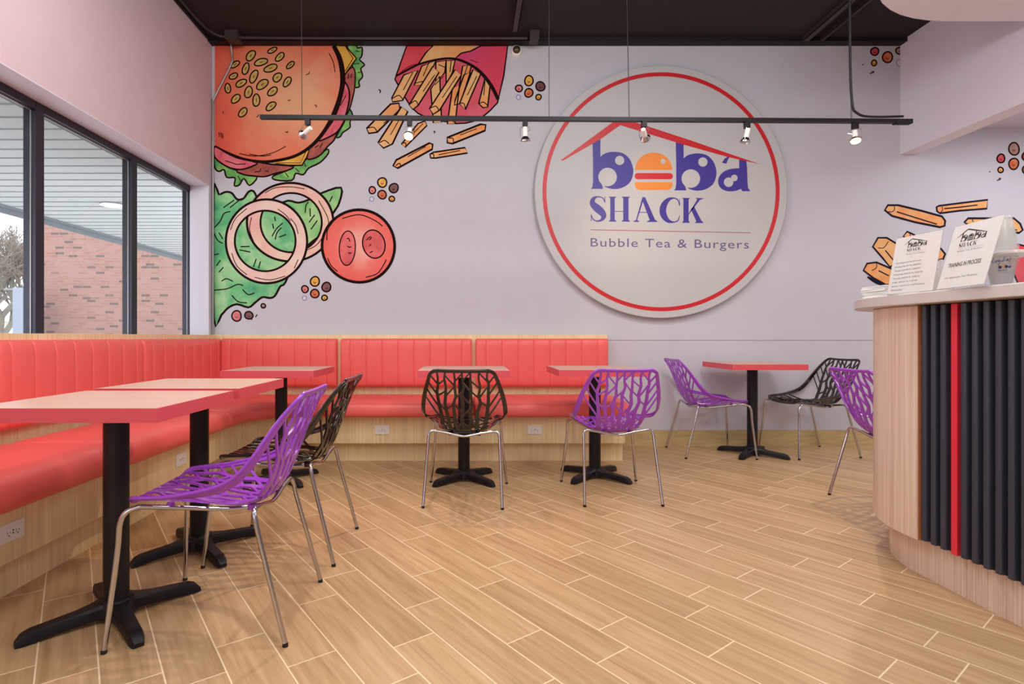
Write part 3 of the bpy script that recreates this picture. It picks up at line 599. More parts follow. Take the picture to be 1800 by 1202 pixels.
# ------------------------------------------------------------ logo
def bshape(dx, dy):
    s = [(178, 302), (238, 264), (238, 410), (275, 384), (340, 372), (410, 385), (460, 430), (485, 500), (480, 560), (455, 610), (400, 645), (340, 654), (292, 645), (262, 630), (248, 612), (258, 652), (165, 652), (176, 640), (182, 600), (182, 450)]
    if dx: s[0] = (178, 262); s[1] = (238, 280)
    return [(x+dx, y+dy) for x, y in s]
def bowl(pts): return pts
def draw_logo(A, blue='blue', red='red', orange='orange', bgd='disc', tg='tag', rule='rule', small=False):
    A.poly([(-65, 440), (356, 132), (445, 132), (900, 280), (1200, 384), (1446, 467), (1200, 412), (859, 317), (388, 172), (235, 280), (-40, 437)], red, 2)
    for dx, dy in ((0, 0), (628, 12)):
        s = bshape(dx, dy)
        bow = smooth_path(s[2:14], False, 3)
        A.poly(s[:2]+[tuple(p) for p in bow]+s[14:], blue, 0)
        A.ell((292+dx, 563+dy), 70, 70, 0, bgd, 1, n=36); A.ell((383+dx, 438+dy), 35, 35, 0, bgd, 1, n=28)
        A.poly([(232+dx, 590+dy), (252+dx, 590+dy), (275+dx, 632+dy), (262+dx, 634+dy), (246+dx, 618+dy)], bgd, 1.4)
    A.poly([(640+140*math.cos(PI*k/24), 510-132*math.sin(PI*k/24)) for k in range(25)], orange, 0); A.ell((710, 445), 19, 19, 0, bgd, 1)
    def rr(x0, y0, x1, y1, r, top=True):
        P = []
        for cx_, cy_, a0 in ((x1-r, y1-r, 0), (x0+r, y1-r, 90), (x0+r, y0+r, 180), (x1-r, y0+r, 270)):
            if a0 >= 180 and not top:
                P.append((x0, y0) if a0 == 180 else (x1, y0)); continue
            for k in range(7):
                a = math.radians(a0+15*k); P.append((cx_+r*math.cos(a), cy_+r*math.sin(a)))
        return P
    A.poly(rr(496, 533, 785, 580, 23), red, 0); A.poly(rr(498, 602, 782, 661, 40, False), orange, 0)
    A.poly([(1155, 455), (1175, 425), (1205, 407), (1212, 410), (1197, 440), (1188, 463)], blue, 0)
    body = smooth_path([(1285, 497), (1220, 502), (1165, 525), (1132, 565), (1127, 610), (1150, 650), (1200, 671), (1260, 667), (1297, 652)], False, 3)
    A.poly([(1370, 670), (1352, 645), (1348, 600), (1345, 500), (1340, 438), (1285, 415)]+[tuple(p) for p in body]+[(1310, 670)], blue, 0)
    A.ell((1205, 602), 36, 36, 0, bgd, 1); A.ell((1248, 570), 25, 25, 0, bgd, 1.4)
    A.stroke([(270, 752), (256, 722), (215, 712), (184, 730), (180, 765), (215, 800), (250, 832), (262, 862), (243, 888), (210, 895), (182, 880), (168, 845)], [5, 8, 10, 30, 44, 58, 52, 38, 18, 9, 8, 5], blue, 0, smooth=5)
    A.poly([(270, 708), (274, 708), (274, 762), (268, 750)], blue, 0); A.poly([(166, 845), (171, 850), (171, 895), (166, 897)], blue, 0)
    for x0, x1, s0, s1 in ((312, 346, 302, 358), (410, 450, 399, 461)):
        A.poly([(s0, 711), (s1, 712), (s1, 716), (x1, 722), (x1, 885), (s1, 896), (s1, 900), (s0, 899), (s0, 895), (x0, 885), (x0, 722), (s0, 716)], blue, 0)
    A.poly([(346, 820), (410, 821), (410, 826), (346, 825)], blue, 0)
    A.poly([(555, 715), (575, 715), (650, 885), (668, 897), (668, 902), (590, 902), (590, 897), (610, 888), (558, 750), (515, 888), (532, 897), (532, 901), (487, 901), (487, 897), (507, 886)], blue, 0)
    A.poly([(530, 826), (592, 828), (592, 833), (528, 831)], blue, 0)
    A.stroke([(834, 778), (824, 738), (790, 722), (748, 736), (718, 775), (709, 815), (718, 857), (748, 893), (790, 903), (824, 890), (836, 852)], [4, 8, 10, 30, 46, 50, 46, 30, 10, 8, 4], blue, 0, smooth=5)
    A.poly([(836, 724), (838, 724), (838, 785), (833, 772)], blue, 0)
    A.poly([(856, 721), (912, 721), (912, 726), (904, 730), (904, 895), (912, 904), (912, 909), (856, 908), (856, 904), (864, 895), (864, 730), (856, 726)], blue, 0)
    A.poly([(904, 838), (970, 730), (958, 725), (958, 721), (1015, 723), (1015, 727), (990, 735), (928, 815), (904, 850)], blue, 0)
    A.poly([(920, 805), (945, 785), (1000, 893), (1015, 906), (1015, 910), (952, 910), (952, 906), (962, 898)], blue, 0)
    A.stroke([(165, 961), (1372, 984)], 6, rule, 0, smooth=0)
    A.text('Bubble Tea & Burgers', 164, 1087, 1358, tg, 0, hgt=68, spacing=1.12, dy=16)
DD = DM-.062  # disc stood off the wall so a soft shadow falls round it
def on_disc(px, py, z):
    x, zz = WP(px, py, DD); return (x, DD-.0004*(z+1), zz)
cxw, czw = WP(1162, 337, DD); Rw = 222/F*DD
LG = thing('logo_sign', 'large round white wall sign with red ring reading boba SHACK', 'sign', (0, 0, 0))
b = BM(); n = 96
loft(b, [[(cxw+(Rw-e)*math.cos(2*PI*k/n), y_, czw+(Rw-e)*math.sin(2*PI*k/n)) for k in range(n)] for y_, e in ((DD+.028, .003), (DD+.025, 0), (DD+.004, 0), (DD, .004))])
obj('disc', b, M['smooth_disc'], LG, smooth=True)
b = BM(); loft(b, [[(cxw+Rw*.8*math.cos(2*PI*k/n), y_, czw+Rw*.8*math.sin(2*PI*k/n)) for k in range(n)] for y_ in (DM-.0005, DD+.028)])
obj('shadow_standoff', b, M['smooth_disc'], LG, smooth=True)  # added spacer, holds the disc out so it casts a soft shadow
A = Art(on_disc); A.ring((1162, 337), 208.5, 210, (1162, 337), 201.5, 203, 'red', 0, 96); A.build('red_ring', LG)
A = Art(on_disc); A.crop(1000, 180, 4.294); draw_logo(A); A.build('logo_print', LG)

# ------------------------------------------------------------ banquette
BQ = thing('banquette', 'L-shaped built-in bench in oak laminate with channelled red vinyl cushions', 'bench', (0, 0, 0))
YN, XE = 1.40, 1.27
def lpath(off, R, x_end=XE, y0=YN, n=10):
    """front edge of the L: along x=-(1.78-off), round the inner corner, along y=4.40-off; R is the corner radius"""
    X = -(1.78-off); Y = 4.40-off; c = (X+R, Y-R); P = [(X, y0)]
    for k in range(n+1):
        a = PI-PI/2*k/n; P.append((c[0]+R*math.cos(a), c[1]+R*math.sin(a)))
    P.append((x_end, Y)); return P
def lprism(path, z0, z1, xe=XE): return path+[(xe, 4.90), (-2.25, 4.90), (-2.25, YN)]
obj('plinth', prism(BM(), lprism(lpath(0, .42), 0, 0), 0, .156), M['oak'], BQ)
obj('bench_base', prism(BM(), lprism(lpath(.065, .41), 0, 0), .153, .372), M['oak'], BQ)
b = BM(); box(b, -2.318, -2.25, YN, 4.985, 0, 1.018); box(b, -2.25, 1.277, 4.90, 4.98, 0, 1.018)
obj('back_panel', b, M['oak'], BQ, bevel=.002)
def seat_cushion(front, back, e0=True, e1=True):
    """front and back are matching plan-view polylines; rounded front edge, softly rounded ends"""
    rings = []; n = len(front)
    fl = [0]
    for i in range(1, n): fl.append(fl[-1]+math.hypot(front[i][0]-front[i-1][0], front[i][1]-front[i-1][1]))
    tot = fl[-1]
    prof = [(1, .366), (0.10, .366), (.03, .370), (.006, .385), (0, .41), (.008, .445), (.03, .470), (.07, .484), (.14, .491), (.5, .496), (.85, .494), (1, .49)]
    for i in range(n):
        ed = 0
        de = min(fl[i] if e0 else 9, (tot-fl[i]) if e1 else 9)
        if de < .03: ed = 1-math.sqrt(max(0, 1-((.03-de)/.03)**2))
        ring = []
        for u_, z_ in prof:
            f_, b_ = front[i], back[i]; L_ = math.hypot(b_[0]-f_[0], b_[1]-f_[1]); tt = u_
            if ed and u_ < .3: tt = u_+ed*.03/L_
            z2 = .366+(z_-.366)*(1-.22*ed)
            ring.append((f_[0]+(b_[0]-f_[0])*tt, f_[1]+(b_[1]-f_[1])*tt, z2))
        rings.append(ring)
    return loft(BM(), rings)
def seq(a, b_, e=.03):
    L_ = abs(b_-a); s = 1 if b_ > a else -1
    inner = [e*f for f in (0, .08, .25, .5, .75, 1)]
    return [a+s*v for v in inner]+[a+s*L_*k/6 for k in range(1, 6)]+[b_-s*v for v in inner[::-1]]
XF, YF, XB, YB = -1.627, 4.247, -2.19, 4.84
for y0, y1 in ((1.42, 2.615), (2.618, 3.776)):
    ys = seq(y0, y1); obj('seat_cushion', seat_cushion([(XF, y) for y in ys], [(XB, y) for y in ys]), M['vinyl'], BQ, smooth=True, auto=60)
for xa, xb in ((-1.107, .07), (.073, XE+.02)):
    xs = seq(xa, xb); obj('seat_cushion', seat_cushion([(x, YF) for x in xs], [(x, YB) for x in xs]), M['vinyl'], BQ, smooth=True, auto=60)
fr, bk = [], []; Rk = .40; cc = (XF+Rk, YF-Rk)
ya, xb = 3.779, -1.11
for y in (ya, ya+.003, ya+.01, ya+.02, ya+.032): fr.append((XF, y)); bk.append((XB, y+(y-ya)*6))
for k in range(17):
    a = PI-PI/2*k/16; fr.append((cc[0]+Rk*math.cos(a), cc[1]+Rk*math.sin(a)))
    if k < 8: bk.append((XB, 4.0+(YB-4.0)*k/8))
    elif k == 8: bk.append((XB, YB))
    else: bk.append((XB+(-1.36-XB)*(k-8)/8, YB))
for v in (.032, .02, .01, .003, 0): fr.append((xb-v, YF)); bk.append((xb-v*6, YB))
obj('corner_seat_cushion', seat_cushion(fr, bk), M['vinyl'], BQ, smooth=True, auto=60)
def back_cushion(L_, npan):
    """local: x along the width 0..L, -y is the front, z height; channels stitched every panel"""
    bm = BM(); z0, z1 = .553, .985; T = .075
    xs = set([0, .003, .010, .022, L_-.022, L_-.010, L_-.003, L_])
    seams = [L_*(k+.5+.15)/(npan+.3) for k in range(0)]
    pitch = .142; m0 = (L_-pitch*(npan-1))/2; seams = [m0+pitch*k for k in range(npan)]
    for s_ in seams:
        for d in (-.030, -.012, -.005, -.0018, 0, .0018, .005, .012, .030): xs.add(s_+d)
    xs = sorted(x for x in xs if 0 <= x <= L_); rings = []
    prof = [(0, z0), (.55, z0), (.85, z0+.012), (.97, z0+.035), (1, z0+.08), (1.0, (z0+z1)/2), (.98, z1-.07), (.93, z1-.03), (.80, z1-.010), (.6, z1), (0, z1)]
    for x in xs:
        de = min(x, L_-x); ed = 1-math.sqrt(max(0, 1-((.022-de)/.022)**2)) if de < .022 else 0
        gs = max([math.exp(-((x-s_)/.0032)**2)*.0050+math.exp(-((x-s_)/.014)**2)*.003 for s_ in seams] or [0])
        rings.append([(x, -(T*f_-(.028*ed+gs*min(1, f_*1.2) if f_ > .3 else 0)), zz-(.008*ed if zz > .9 else 0)) for f_, zz in prof])
    return loft(bm, rings)
for xa, xb_, npn in ((-2.176, -1.146, 7), (-1.112, .057, 8), (.092, 1.272, 8)):
    o = obj('back_cushion', back_cushion(xb_-xa, npn), M['vinyl'], BQ, smooth=True, auto=50); o.location = (xa, 4.90, 0)
for ya, yb, npn in ((1.42, 2.53, 8), (2.54, 3.69, 8), (3.702, 4.895, 8)):
    o = obj('back_cushion', back_cushion(yb-ya, npn), M['vinyl'], BQ, smooth=True, auto=50); o.location = (-2.25, ya, 0); o.rotation_euler = (0, 0, PI/2)

# wall outlets on the bench front
def outlet(loc, rz, label):
    t = thing('power_outlet', label, 'outlet', loc, rz, 'white power outlets on the bench front')
    obj('cover_plate', box(BM(), -.058, .058, -.006, 0, -.036, .036), M['plastic_white'], t, bevel=.003)
    obj('receptacle_face', box(BM(), -.036, .036, -.0085, -.005, -.018, .018), M['porcelain'], t, bevel=.002)
    b = BM()
    for sx in (-.020, .020):
        box(b, sx-.007, sx-.0055, -.0092, -.008, -.003, .007); box(b, sx+.0055, sx+.007, -.0092, -.008, -.003, .006)
        lathe(b, [(0, 0), (.0025, 0), (.0025, .001)], (sx, -.0092, -.009), 8, axis=(0, -1, 0))
    box(b, -.003, .003, -.0092, -.008, -.006, -.001); box(b, -.003, .003, -.0092, -.008, .004, .009)
    obj('socket_slots', b, M['slot'], t)
outlet((-1.715, 2.055, .265), PI/2, 'white power outlet on left bench front nearest the camera'); outlet((-1.715, 3.28, .262), PI/2, 'white power outlet on left bench front behind the second table')
outlet((-.661, 4.335, .26), 0, 'white power outlet on back bench front left of black chair'); outlet((.553, 4.335, .26), 0, 'white power outlet on back bench front right of black chair')

# ------------------------------------------------------------ tables
def table_parts(t, w_=.605, d_=.555, h=.78):
    tp = obj('tabletop', box(BM(), -w_/2+.003, w_/2-.003, -d_/2+.003, d_/2-.003, h-.044, h), M['table_top'], t)
    b = BM(); o_ = [(-w_/2, -d_/2), (w_/2, -d_/2), (w_/2, d_/2), (-w_/2, d_/2)]; i_ = [(x*(1-.006/abs(x)/1), y*(1-.006/abs(y))) for x, y in o_]
    R = [[b.verts.new((x, y, z)) for x, y in P] for P, z in ((i_, h-.0005), (o_, h-.0005), (o_, h-.045), (i_, h-.045))]
    for k in range(4):
        for q in range(4): b.faces.new((R[k][q], R[k][(q+1) % 4], R[(k+1) % 4][(q+1) % 4], R[(k+1) % 4][q]))
    obj('edge_band', b, M['table_edge'], tp)
    obj('mounting_plate', box(BM(), -.16, .16, -.16, .16, h-.052, h-.044), M['black_metal'], t, bevel=.002)
    obj('column', lathe(BM(), [(.041, .055), (.041, h-.05)], seg=28), M['black_metal'], t, smooth=True)
    b = BM()
    lathe(b, [(.066, .015), (.066, .05), (.055, .070), (.044, .076), (.02, .077)], seg=24)
    for k in range(4):
        a = PI/4+PI/2*k; ca, sa = math.cos(a), math.sin(a); rings = []
        for s_, wd, zt, zb in ((.03, .045, .070, .02), (.075, .031, .060, .018), (.12, .026, .053, .014), (.20, .024, .046, .010), (.245, .023, .042, .004), (.268, .021, .033, .001), (.284, .016, .014, .001)):
            ring = []
            for dx, z_ in ((-wd, zb), (wd, zb), (wd, zt-.010), (wd*.78, zt), (-wd*.78, zt), (-wd, zt-.010)): ring.append((ca*s_-sa*dx, sa*s_+ca*dx, max(z_, zb+.0005*(z_ > zb))))
            rings.append(ring)
        loft(b, rings)
    obj('base', b, M['black_metal'], t, smooth=True, auto=30)
def dup(root, loc, rz, label):
    r = root.copy(); C.objects.link(r); r.location = loc; r.rotation_euler = (0, 0, rz); r['label'] = label
    def rec(src, dst):
        for ch in list(src.children):
            c = ch.copy(); C.objects.link(c); c.parent = dst; rec(ch, c)
    rec(root, r); return r
tb = thing('dining_table', 'red-edged table nearest the camera beside the left bench', 'table', (-1.252, 1.953, 0), 0, 'red-edged square dining tables'); table_parts(tb)
dup(tb, (-1.248, 2.555, .004), 0, 'second red-edged table from the camera along left bench')
dup(tb, (-1.285, 3.80, 0), 0, 'red-edged table standing in the inner corner of the bench')
dup(tb, (-.010, 3.82, 0), 0, 'red-edged table at back bench behind the black chair')
dup(tb, (.925, 3.89, 0), 0, 'red-edged table at right end of back bench behind purple chair')
dup(tb, (2.435, 4.62, 0), 0, 'red-edged table against the bare back wall between two chairs')

# ------------------------------------------------------------ chairs
CEN = [(.262, .440), (.256, .452), (.235, .458), (.18, .452), (.08, .436), (-.03, .416), (-.10, .412), (-.155, .430), (-.20, .485), (-.235, .575), (-.27, .68), (-.305, .79), (-.312, .805)]
RIM = [(.240, .452, .185), (.236, .466, .195), (.222, .474, .205), (.17, .478, .222), (.08, .487, .236), (-.01, .505, .247), (-.08, .525, .254), (-.13, .555, .256), (-.175, .605, .250), (-.215, .665, .236), (-.262, .735, .212), (-.315, .800, .186), (-.323, .812, .180)]
NV = 170; NU = 130
def curve_s(P, n):
    P = [np.array(p, float) for p in P]; q = np.array(smooth_path(P, False, 24)); return q[np.linspace(0, len(q)-1, n).round().astype(int)]
cen = curve_s(CEN, NV+1); rim = curve_s(RIM, NV+1)
LB = np.concatenate([[0], np.cumsum(np.hypot(*(np.diff(cen, axis=0).T)))])          # arc length along the centre line
LT = LB[-1]; AW = .245
def shell_point(u, b_):
    f = np.interp(b_, LB, np.arange(NV+1)); i = np.clip(f.astype(int), 0, NV-1); t = f-i
    c = cen[i]*(1-t)[:, None]+cen[i+1]*t[:, None]; r = rim[i]*(1-t)[:, None]+rim[i+1]*t[:, None]
    k = np.abs(u)**2.4
    return np.stack([u*r[:, 2], c[:, 0]+(r[:, 0]-c[:, 0])*k, c[:, 1]+(r[:, 1]-c[:, 1])*k], 1)
def chair_pattern():
    """branches in flat shell coordinates (a = u*AW across, b = length from the front lip); returns capsules (x0,y0,x1,y1,r0,r1)"""
    rnd = random.Random(21); caps = []
    bend = LT*.50
    def fan(n, b0, b1, u0, u1, rr0, rr1, dens):
        tr = []
        for i in range(n):
            s = -1+2*i/(n-1); st = []
            for k in range(9):
                q = k/8; uu = s*(u0+(u1-u0)*q**.85)+ (rnd.uniform(-.04, .04) if 0 < k < 8 else 0)
                st.append((uu*AW, b0+(b1-b0)*q, rr0+(rr1-rr0)*q))
            for p, q in zip(st, st[1:]): caps.append((*p[:2], *q[:2], p[2], q[2]))
            tr.append(st)
        sgn = 1 if b1 > b0 else -1
        def at(st, q):
            f = min(max(q, 0), 1)*8; i = min(int(f), 7); t = f-i
            return tuple(st[i][j]*(1-t)+st[i+1][j]*t for j in range(3))
        for i in range(n-1):
            q = .10+rnd.uniform(0, .08); side = rnd.random() < .5
            while q < .93:
                gap = abs(at(tr[i], q)[0]-at(tr[i+1], q)[0]); rise = gap*rnd.uniform(.8, 1.35)/abs(b1-b0)
                A_, B_ = (tr[i], tr[i+1]) if side else (tr[i+1], tr[i])
                p = at(A_, q); r = at(B_, min(q+rise, 1.02))
                caps.append((p[0], p[1], r[0], r[1], .0052, .0042))
                if rnd.random() < .55: side = not side
                q += rnd.uniform(*dens)
        for s in (-1, 1):                    # outermost trunk to the rim
            st = tr[0] if s < 0 else tr[-1]; q = .22
            while q < .9:
                p = at(st, q); caps.append((p[0], p[1], s*AW*1.02, p[1]+sgn*(AW-abs(p[0]))*.9, .0052, .0042)); q += rnd.uniform(.13, .2)
    fan(7, bend-.01, LT, .40, .80, .0125, .0068, (.15, .25))
    fan(8, bend+.01, 0, .46, .86, .0100, .0058, (.16, .26))
    return caps
def chair_shell():
    U = np.linspace(-1, 1, NU+1); B = np.linspace(0, LT, NV+1)
    A_, B_ = np.meshgrid(U*AW, B, indexing='ij')
    sd = np.full(A_.shape, 9.0)
    for x0, y0, x1, y1, r0, r1 in chair_pattern():
        dx, dy = x1-x0, y1-y0; l2 = dx*dx+dy*dy+1e-12
        t = np.clip(((A_-x0)*dx+(B_-y0)*dy)/l2, 0, 1)
        sd = np.minimum(sd, np.hypot(A_-x0-t*dx, B_-y0-t*dy)-(r0+(r1-r0)*t))
    cr = .045                               # rounded outline
    qx = np.abs(A_)-(AW-cr); qy = np.abs(B_-LT/2)-(LT/2-cr)
    out = np.hypot(np.maximum(qx, 0), np.maximum(qy, 0))+np.minimum(np.maximum(qx, qy), 0)-cr
    rimw = np.where(np.abs(A_) > AW*.8, .017, .013)
    sd = np.minimum(sd, -(out+rimw))
    mid = LT*.5                             # solid belly with the open corners beside it
    sd = np.minimum(sd, np.hypot(A_/1.9, B_-mid)-.034)
    sp = np.maximum(sd, out+1e-4)
    hole = np.maximum(np.abs(np.abs(A_)-AW*.80)-.020, np.abs(B_-(mid+.01))-.052)
    sp = np.maximum(sp, -(hole-.0))
    bm = BM(); cache = {}
    def vert(a, b_):
        key = (round(a, 6), round(b_, 6))
        if key not in cache: cache[key] = len(cache)
        return cache[key]
    polys = []; a1 = U*AW
    for i in range(NU):
        for j in range(NV):
            c = ((i, j), (i+1, j), (i+1, j+1), (i, j+1)); vals = [sp[p] for p in c]
            if min(vals) > 0: continue
            P = []
            for k in range(4):
                p, q = c[k], c[(k+1) % 4]; vp_, vq = vals[k], vals[(k+1) % 4]
                if vp_ <= 0: P.append(vert(a1[p[0]], B[p[1]]))
                if (vp_ <= 0) != (vq <= 0):
                    t = min(max(vp_/(vp_-vq), .02), .98)
                    P.append(vert(a1[p[0]]+(a1[q[0]]-a1[p[0]])*t, B[p[1]]+(B[q[1]]-B[p[1]])*t))
            P = list(dict.fromkeys(P))
            if len(P) >= 3: polys.append(P)
    K = np.array(list(cache.keys())); X = shell_point(K[:, 0]/AW, K[:, 1])
    vs = [bm.verts.new(p) for p in X]
    for P in polys:
        try: bm.faces.new([vs[i] for i in P])
        except ValueError: pass
    bm.normal_update()
    bmesh.ops.recalc_face_normals(bm, faces=bm.faces)
    bmesh.ops.solidify(bm, geom=bm.faces[:], thickness=.0075)
    loop = []                               # rolled lip round the outline
    for cx_, cy_, a0 in ((AW-cr, LT-cr, 0), (-AW+cr, LT-cr, 90), (-AW+cr, cr, 180), (AW-cr, cr, 270)):
        for k in range(7): a = math.radians(a0+15*k); loop.append((cx_+cr*math.cos(a), cy_+cr*math.sin(a)))
    dense = []
    for i in range(len(loop)):
        p, q = loop[i], loop[(i+1) % len(loop)]; m_ = max(1, int(math.hypot(q[0]-p[0], q[1]-p[1])/.02))
        for k in range(m_): dense.append((p[0]+(q[0]-p[0])*k/m_, p[1]+(q[1]-p[1])*k/m_))
    K = np.array(dense); X = shell_point(np.clip(K[:, 0]/AW, -1, 1), np.clip(K[:, 1], 0, LT))
    tube(bm, [tuple(p) for p in X], .0068, 8, closed=True)
    return bm
def chair(label, loc, rz, group):
    t = thing('chair', label, 'chair', loc, rz, group)
    me_o = obj('shell', chair_shell(), M['purple'], t, smooth=True, auto=50)
    r = .0085
    def bent(P, k=6): return [tuple(p) for p in smooth_path(P, False, k)]
    for s in (-1, 1):
        b = tube(BM(), bent([(s*.259, .280, .012), (s*.228, .258, .30), (s*.222, .253, .395), (s*.214, .236, .432), (s*.20, .20, .445)], 5), r, 12)
        lg = obj('leg', b, M['chrome'], t, smooth=True); obj('foot_cap', lathe(BM(), [(.0094, 0), (.0094, .009), (.0085, .0105)], (s*.2593, .2802, 0), 12), M['rubber'], lg, smooth=True)
        b = tube(BM(), bent([(s*.231, -.280, .012), (s*.216, -.195, .33), (s*.212, -.177, .405), (s*.200, -.170, .430), (s*.17, -.168, .432)], 5), r, 12)
        lg = obj('leg', b, M['chrome'], t, smooth=True); obj('foot_cap', lathe(BM(), [(.0094, 0), (.0094, .009), (.0085, .0105)], (s*.2312, -.2805, 0), 12), M['rubber'], lg, smooth=True)
    b = BM()
    tube(b, bent([(-.17, -.168, .432), (-.10, -.165, .420), (0, -.165, .402), (.10, -.165, .420), (.17, -.168, .432)], 5), r, 12)
    for s in (-1, 1): tube(b, bent([(s*.20, .20, .445), (s*.165, .10, .430), (s*.10, -.06, .405), (s*.075, -.164, .413)], 6), r*.95, 12)
    obj('seat_frame', b, M['chrome'], t, smooth=True)
    for s in (-1, 1):
        obj('mounting_boss', lathe(BM(), [(.016, .400), (.014, .418)], (s*.085, -.12, 0), 12), M['purple'], t, smooth=True)
        obj('mounting_boss', lathe(BM(), [(.013, .430), (.012, .448)], (s*.165, .12, 0), 12), M['purple'], t, smooth=True)
    return t
GP, GB = 'purple chairs with branch cut-outs', 'black chairs with branch cut-outs'
ch = chair('purple branch-cut chair nearest the camera at the front left table', (-.867, 1.985, 0), PI/2+.02, GP)
def copy_chair(loc, rz, label, black=False):
    r = dup(ch, loc, rz, label)
    if black:
        r['group'] = GB
        for c in r.children:
            if c.name.startswith(('shell', 'mounting_boss')):
                if c.name.startswith('shell'):
                    if 'me' not in BK: BK['me'] = c.data.copy(); BK['me'].materials[0] = M['black_plastic']
                    c.data = BK['me']
                else:
                    k = c.data.name
                    if k not in BK: BK[k] = c.data.copy(); BK[k].materials[0] = M['black_plastic']
                    c.data = BK[k]
    return r
BK = {}
copy_chair((-.850, 2.610, 0), PI/2-.02, 'black branch-cut chair at second left table behind the purple chair', True)
copy_chair((.003, 3.445, 0), -.07, 'black branch-cut chair seen from behind before the back bench', True)
copy_chair((.928, 3.488, 0), .02, 'purple branch-cut chair seen from behind at right end of back bench')
copy_chair((2.095, 4.69, 0), -PI/2-.02, 'purple branch-cut chair on left side of table at bare wall')
copy_chair((2.965, 4.70, 0), PI/2+.09, 'black branch-cut chair on right side of table at bare wall', True)
copy_chair((2.585, 3.215, 0), -PI/2, 'purple branch-cut chair half hidden behind the service counter')

# ------------------------------------------------------------ service counter
SC = thing('service_counter', 'curved oak service counter with black fluted front and red stripe', 'counter', (0, 0, 0))
CC = (2.415, 2.29); Y0 = .95
def cpath(R, ystart=None, a1=PI/2, n=20):
    X = CC[0]-R; P = [(X, Y0 if ystart is None else ystart)]
    for k in range(n+1):
        a = PI-(PI-a1)*k/n; P.append((CC[0]+R*math.cos(a), CC[1]+R*math.sin(a)))
    return P
def closed_c(R, xe=3.25, inner=.55): return cpath(R)+[(xe, CC[1]+R), (xe, CC[1]+.05), (2.60, CC[1]), (2.46, CC[1]-.15), (2.46, Y0)]
obj('toe_kick', prism(BM(), closed_c(.5), 0, .17), M['oak_pale'], SC, smooth=True, auto=30)
obj('carcass', prism(BM(), closed_c(.53), .168, 1.128), M['slat_back'], SC, smooth=True, auto=30)
pth = cpath(.56, 2.235)[0:]; inn = cpath(.531, 2.235)[0:]
obj('curved_panel', prism(BM(), pth+[(3.25, 2.85), (3.25, 2.822)]+inn[::-1], .166, 1.128), [M['oak_pale']], SC, smooth=True, auto=30)
obj('panel_edge', box(BM(), 1.858, 1.884, 2.2335, 2.236, .166, 1.128), M['oak_edge'], SC)
b = BM(); y = 2.226; k = 0
while y > Y0+.03:
    if k != 3:
        P = []
        for q in range(9):
            a = PI*q/8; P.append((1.872-.0125*math.sin(a)**.5, y-.0125+.0125*math.cos(a)))
        P = [(1.886, y)]+P+[(1.886, y-.025)]
        prism(b, P, .172, 1.126)
    y -= .0443; k += 1
obj('fluted_panel', b, M['black_slat'], SC, smooth=True, auto=50)
y = 2.226-.0443*3
obj('accent_strip', box(BM(), 1.866, 1.886, y-.027, y-.001, .168, 1.127), M['red_strip'], SC, bevel=.001)
cp = closed_c(.635)
o = obj('countertop', prism(BM(), [(x, y_) for x, y_ in cp], 1.130, 1.175), M['counter_top'], None, smooth=True, auto=30, bevel=.004)
tag(o, 'pale curved countertop slab on the service counter', 'countertop')
ZT = 1.175

def sign(label, base_mid, along, lean, w_, hgt, draw):
    """leaning acrylic sign: along = unit vector along the bottom edge seen left to right, lean = horizontal lean over the height"""
    t = thing('sign_holder', label, 'sign', base_mid)
    ax = Vector((along[0], along[1], 0)).normalized(); back = Vector((-ax.y, ax.x, 0))
    up = Vector((0, 0, 1))*hgt+back*lean; L_ = up.length; up.normalize(); nrm = ax.cross(up).normalized()
    def P(x, y_, z): return tuple(ax*x+up*y_+nrm*z+Vector((0, 0, .003)))
    def slab(x0, x1, y0, y1, z0, z1):
        bm = BM(); v = [bm.verts.new(P(*p)) for p in ((x0, y0, z0), (x1, y0, z0), (x1, y1, z0), (x0, y1, z0), (x0, y0, z1), (x1, y0, z1), (x1, y1, z1), (x0, y1, z1))]
        for f in ((0, 3, 2, 1), (4, 5, 6, 7), (0, 1, 5, 4), (1, 2, 6, 5), (2, 3, 7, 6), (3, 0, 4, 7)): bm.faces.new([v[i] for i in f])
        return bm
    bm = slab(-w_/2, w_/2, 0, L_, .0012, .0032)
    bmesh.ops.recalc_face_normals(bm, faces=bm.faces)
    obj('acrylic_front', bm, M['acrylic'], t); obj('acrylic_back', slab(-w_/2, w_/2, 0, L_, -.0045, -.0025), M['acrylic'], t)
    bm = BM(); f0 = [Vector(P(x, 0, -.003)) for x in (-w_/2, w_/2)]
    v = [bm.verts.new((p.x, p.y, z_)) for p, z_ in ((f0[0], .0008), (f0[1], .0008))]+[bm.verts.new((p.x+back.x*.05, p.y+back.y*.05, .0008)) for p in f0[::-1]]
    u = [bm.verts.new((q.co.x, q.co.y, .003)) for q in v]
    bm.faces.new(v); bm.faces.new(u)
    for k in range(4): bm.faces.new((v[k], v[(k+1) % 4], u[(k+1) % 4], u[k]))
    obj('acrylic_foot', bm, M['acrylic'], t)
    pp = obj('paper_insert', slab(-w_/2+.002, w_/2-.002, .002, L_-.002, -.002, .0002), M['paper'], t)
    A = Art(lambda px, py, z: P((px-.5)*w_, (1-py)*L_, .0005+.00012*z)); draw(A); A.build('printed_text', pp)
def logo_on(A, x0, y0, wid):
    # the logo print spans about -65..1446 by 132..1090 in its own units; the sheet is about 1.2 times as tall as wide
    class Q(Art): pass
    B = Art(None); B.items = []
    B.T = (0, 0, 1); draw_logo(B, 'ink', 'ink', 'ink', 'paper', 'soft', 'soft')
    k = wid/1511.0
    for polys, m, z in B.items:
        A.items.append(([[(x0+(p[0]+65)*k, y0+(p[1]-132)*k*.83) for p in P] for P in polys], m, z))
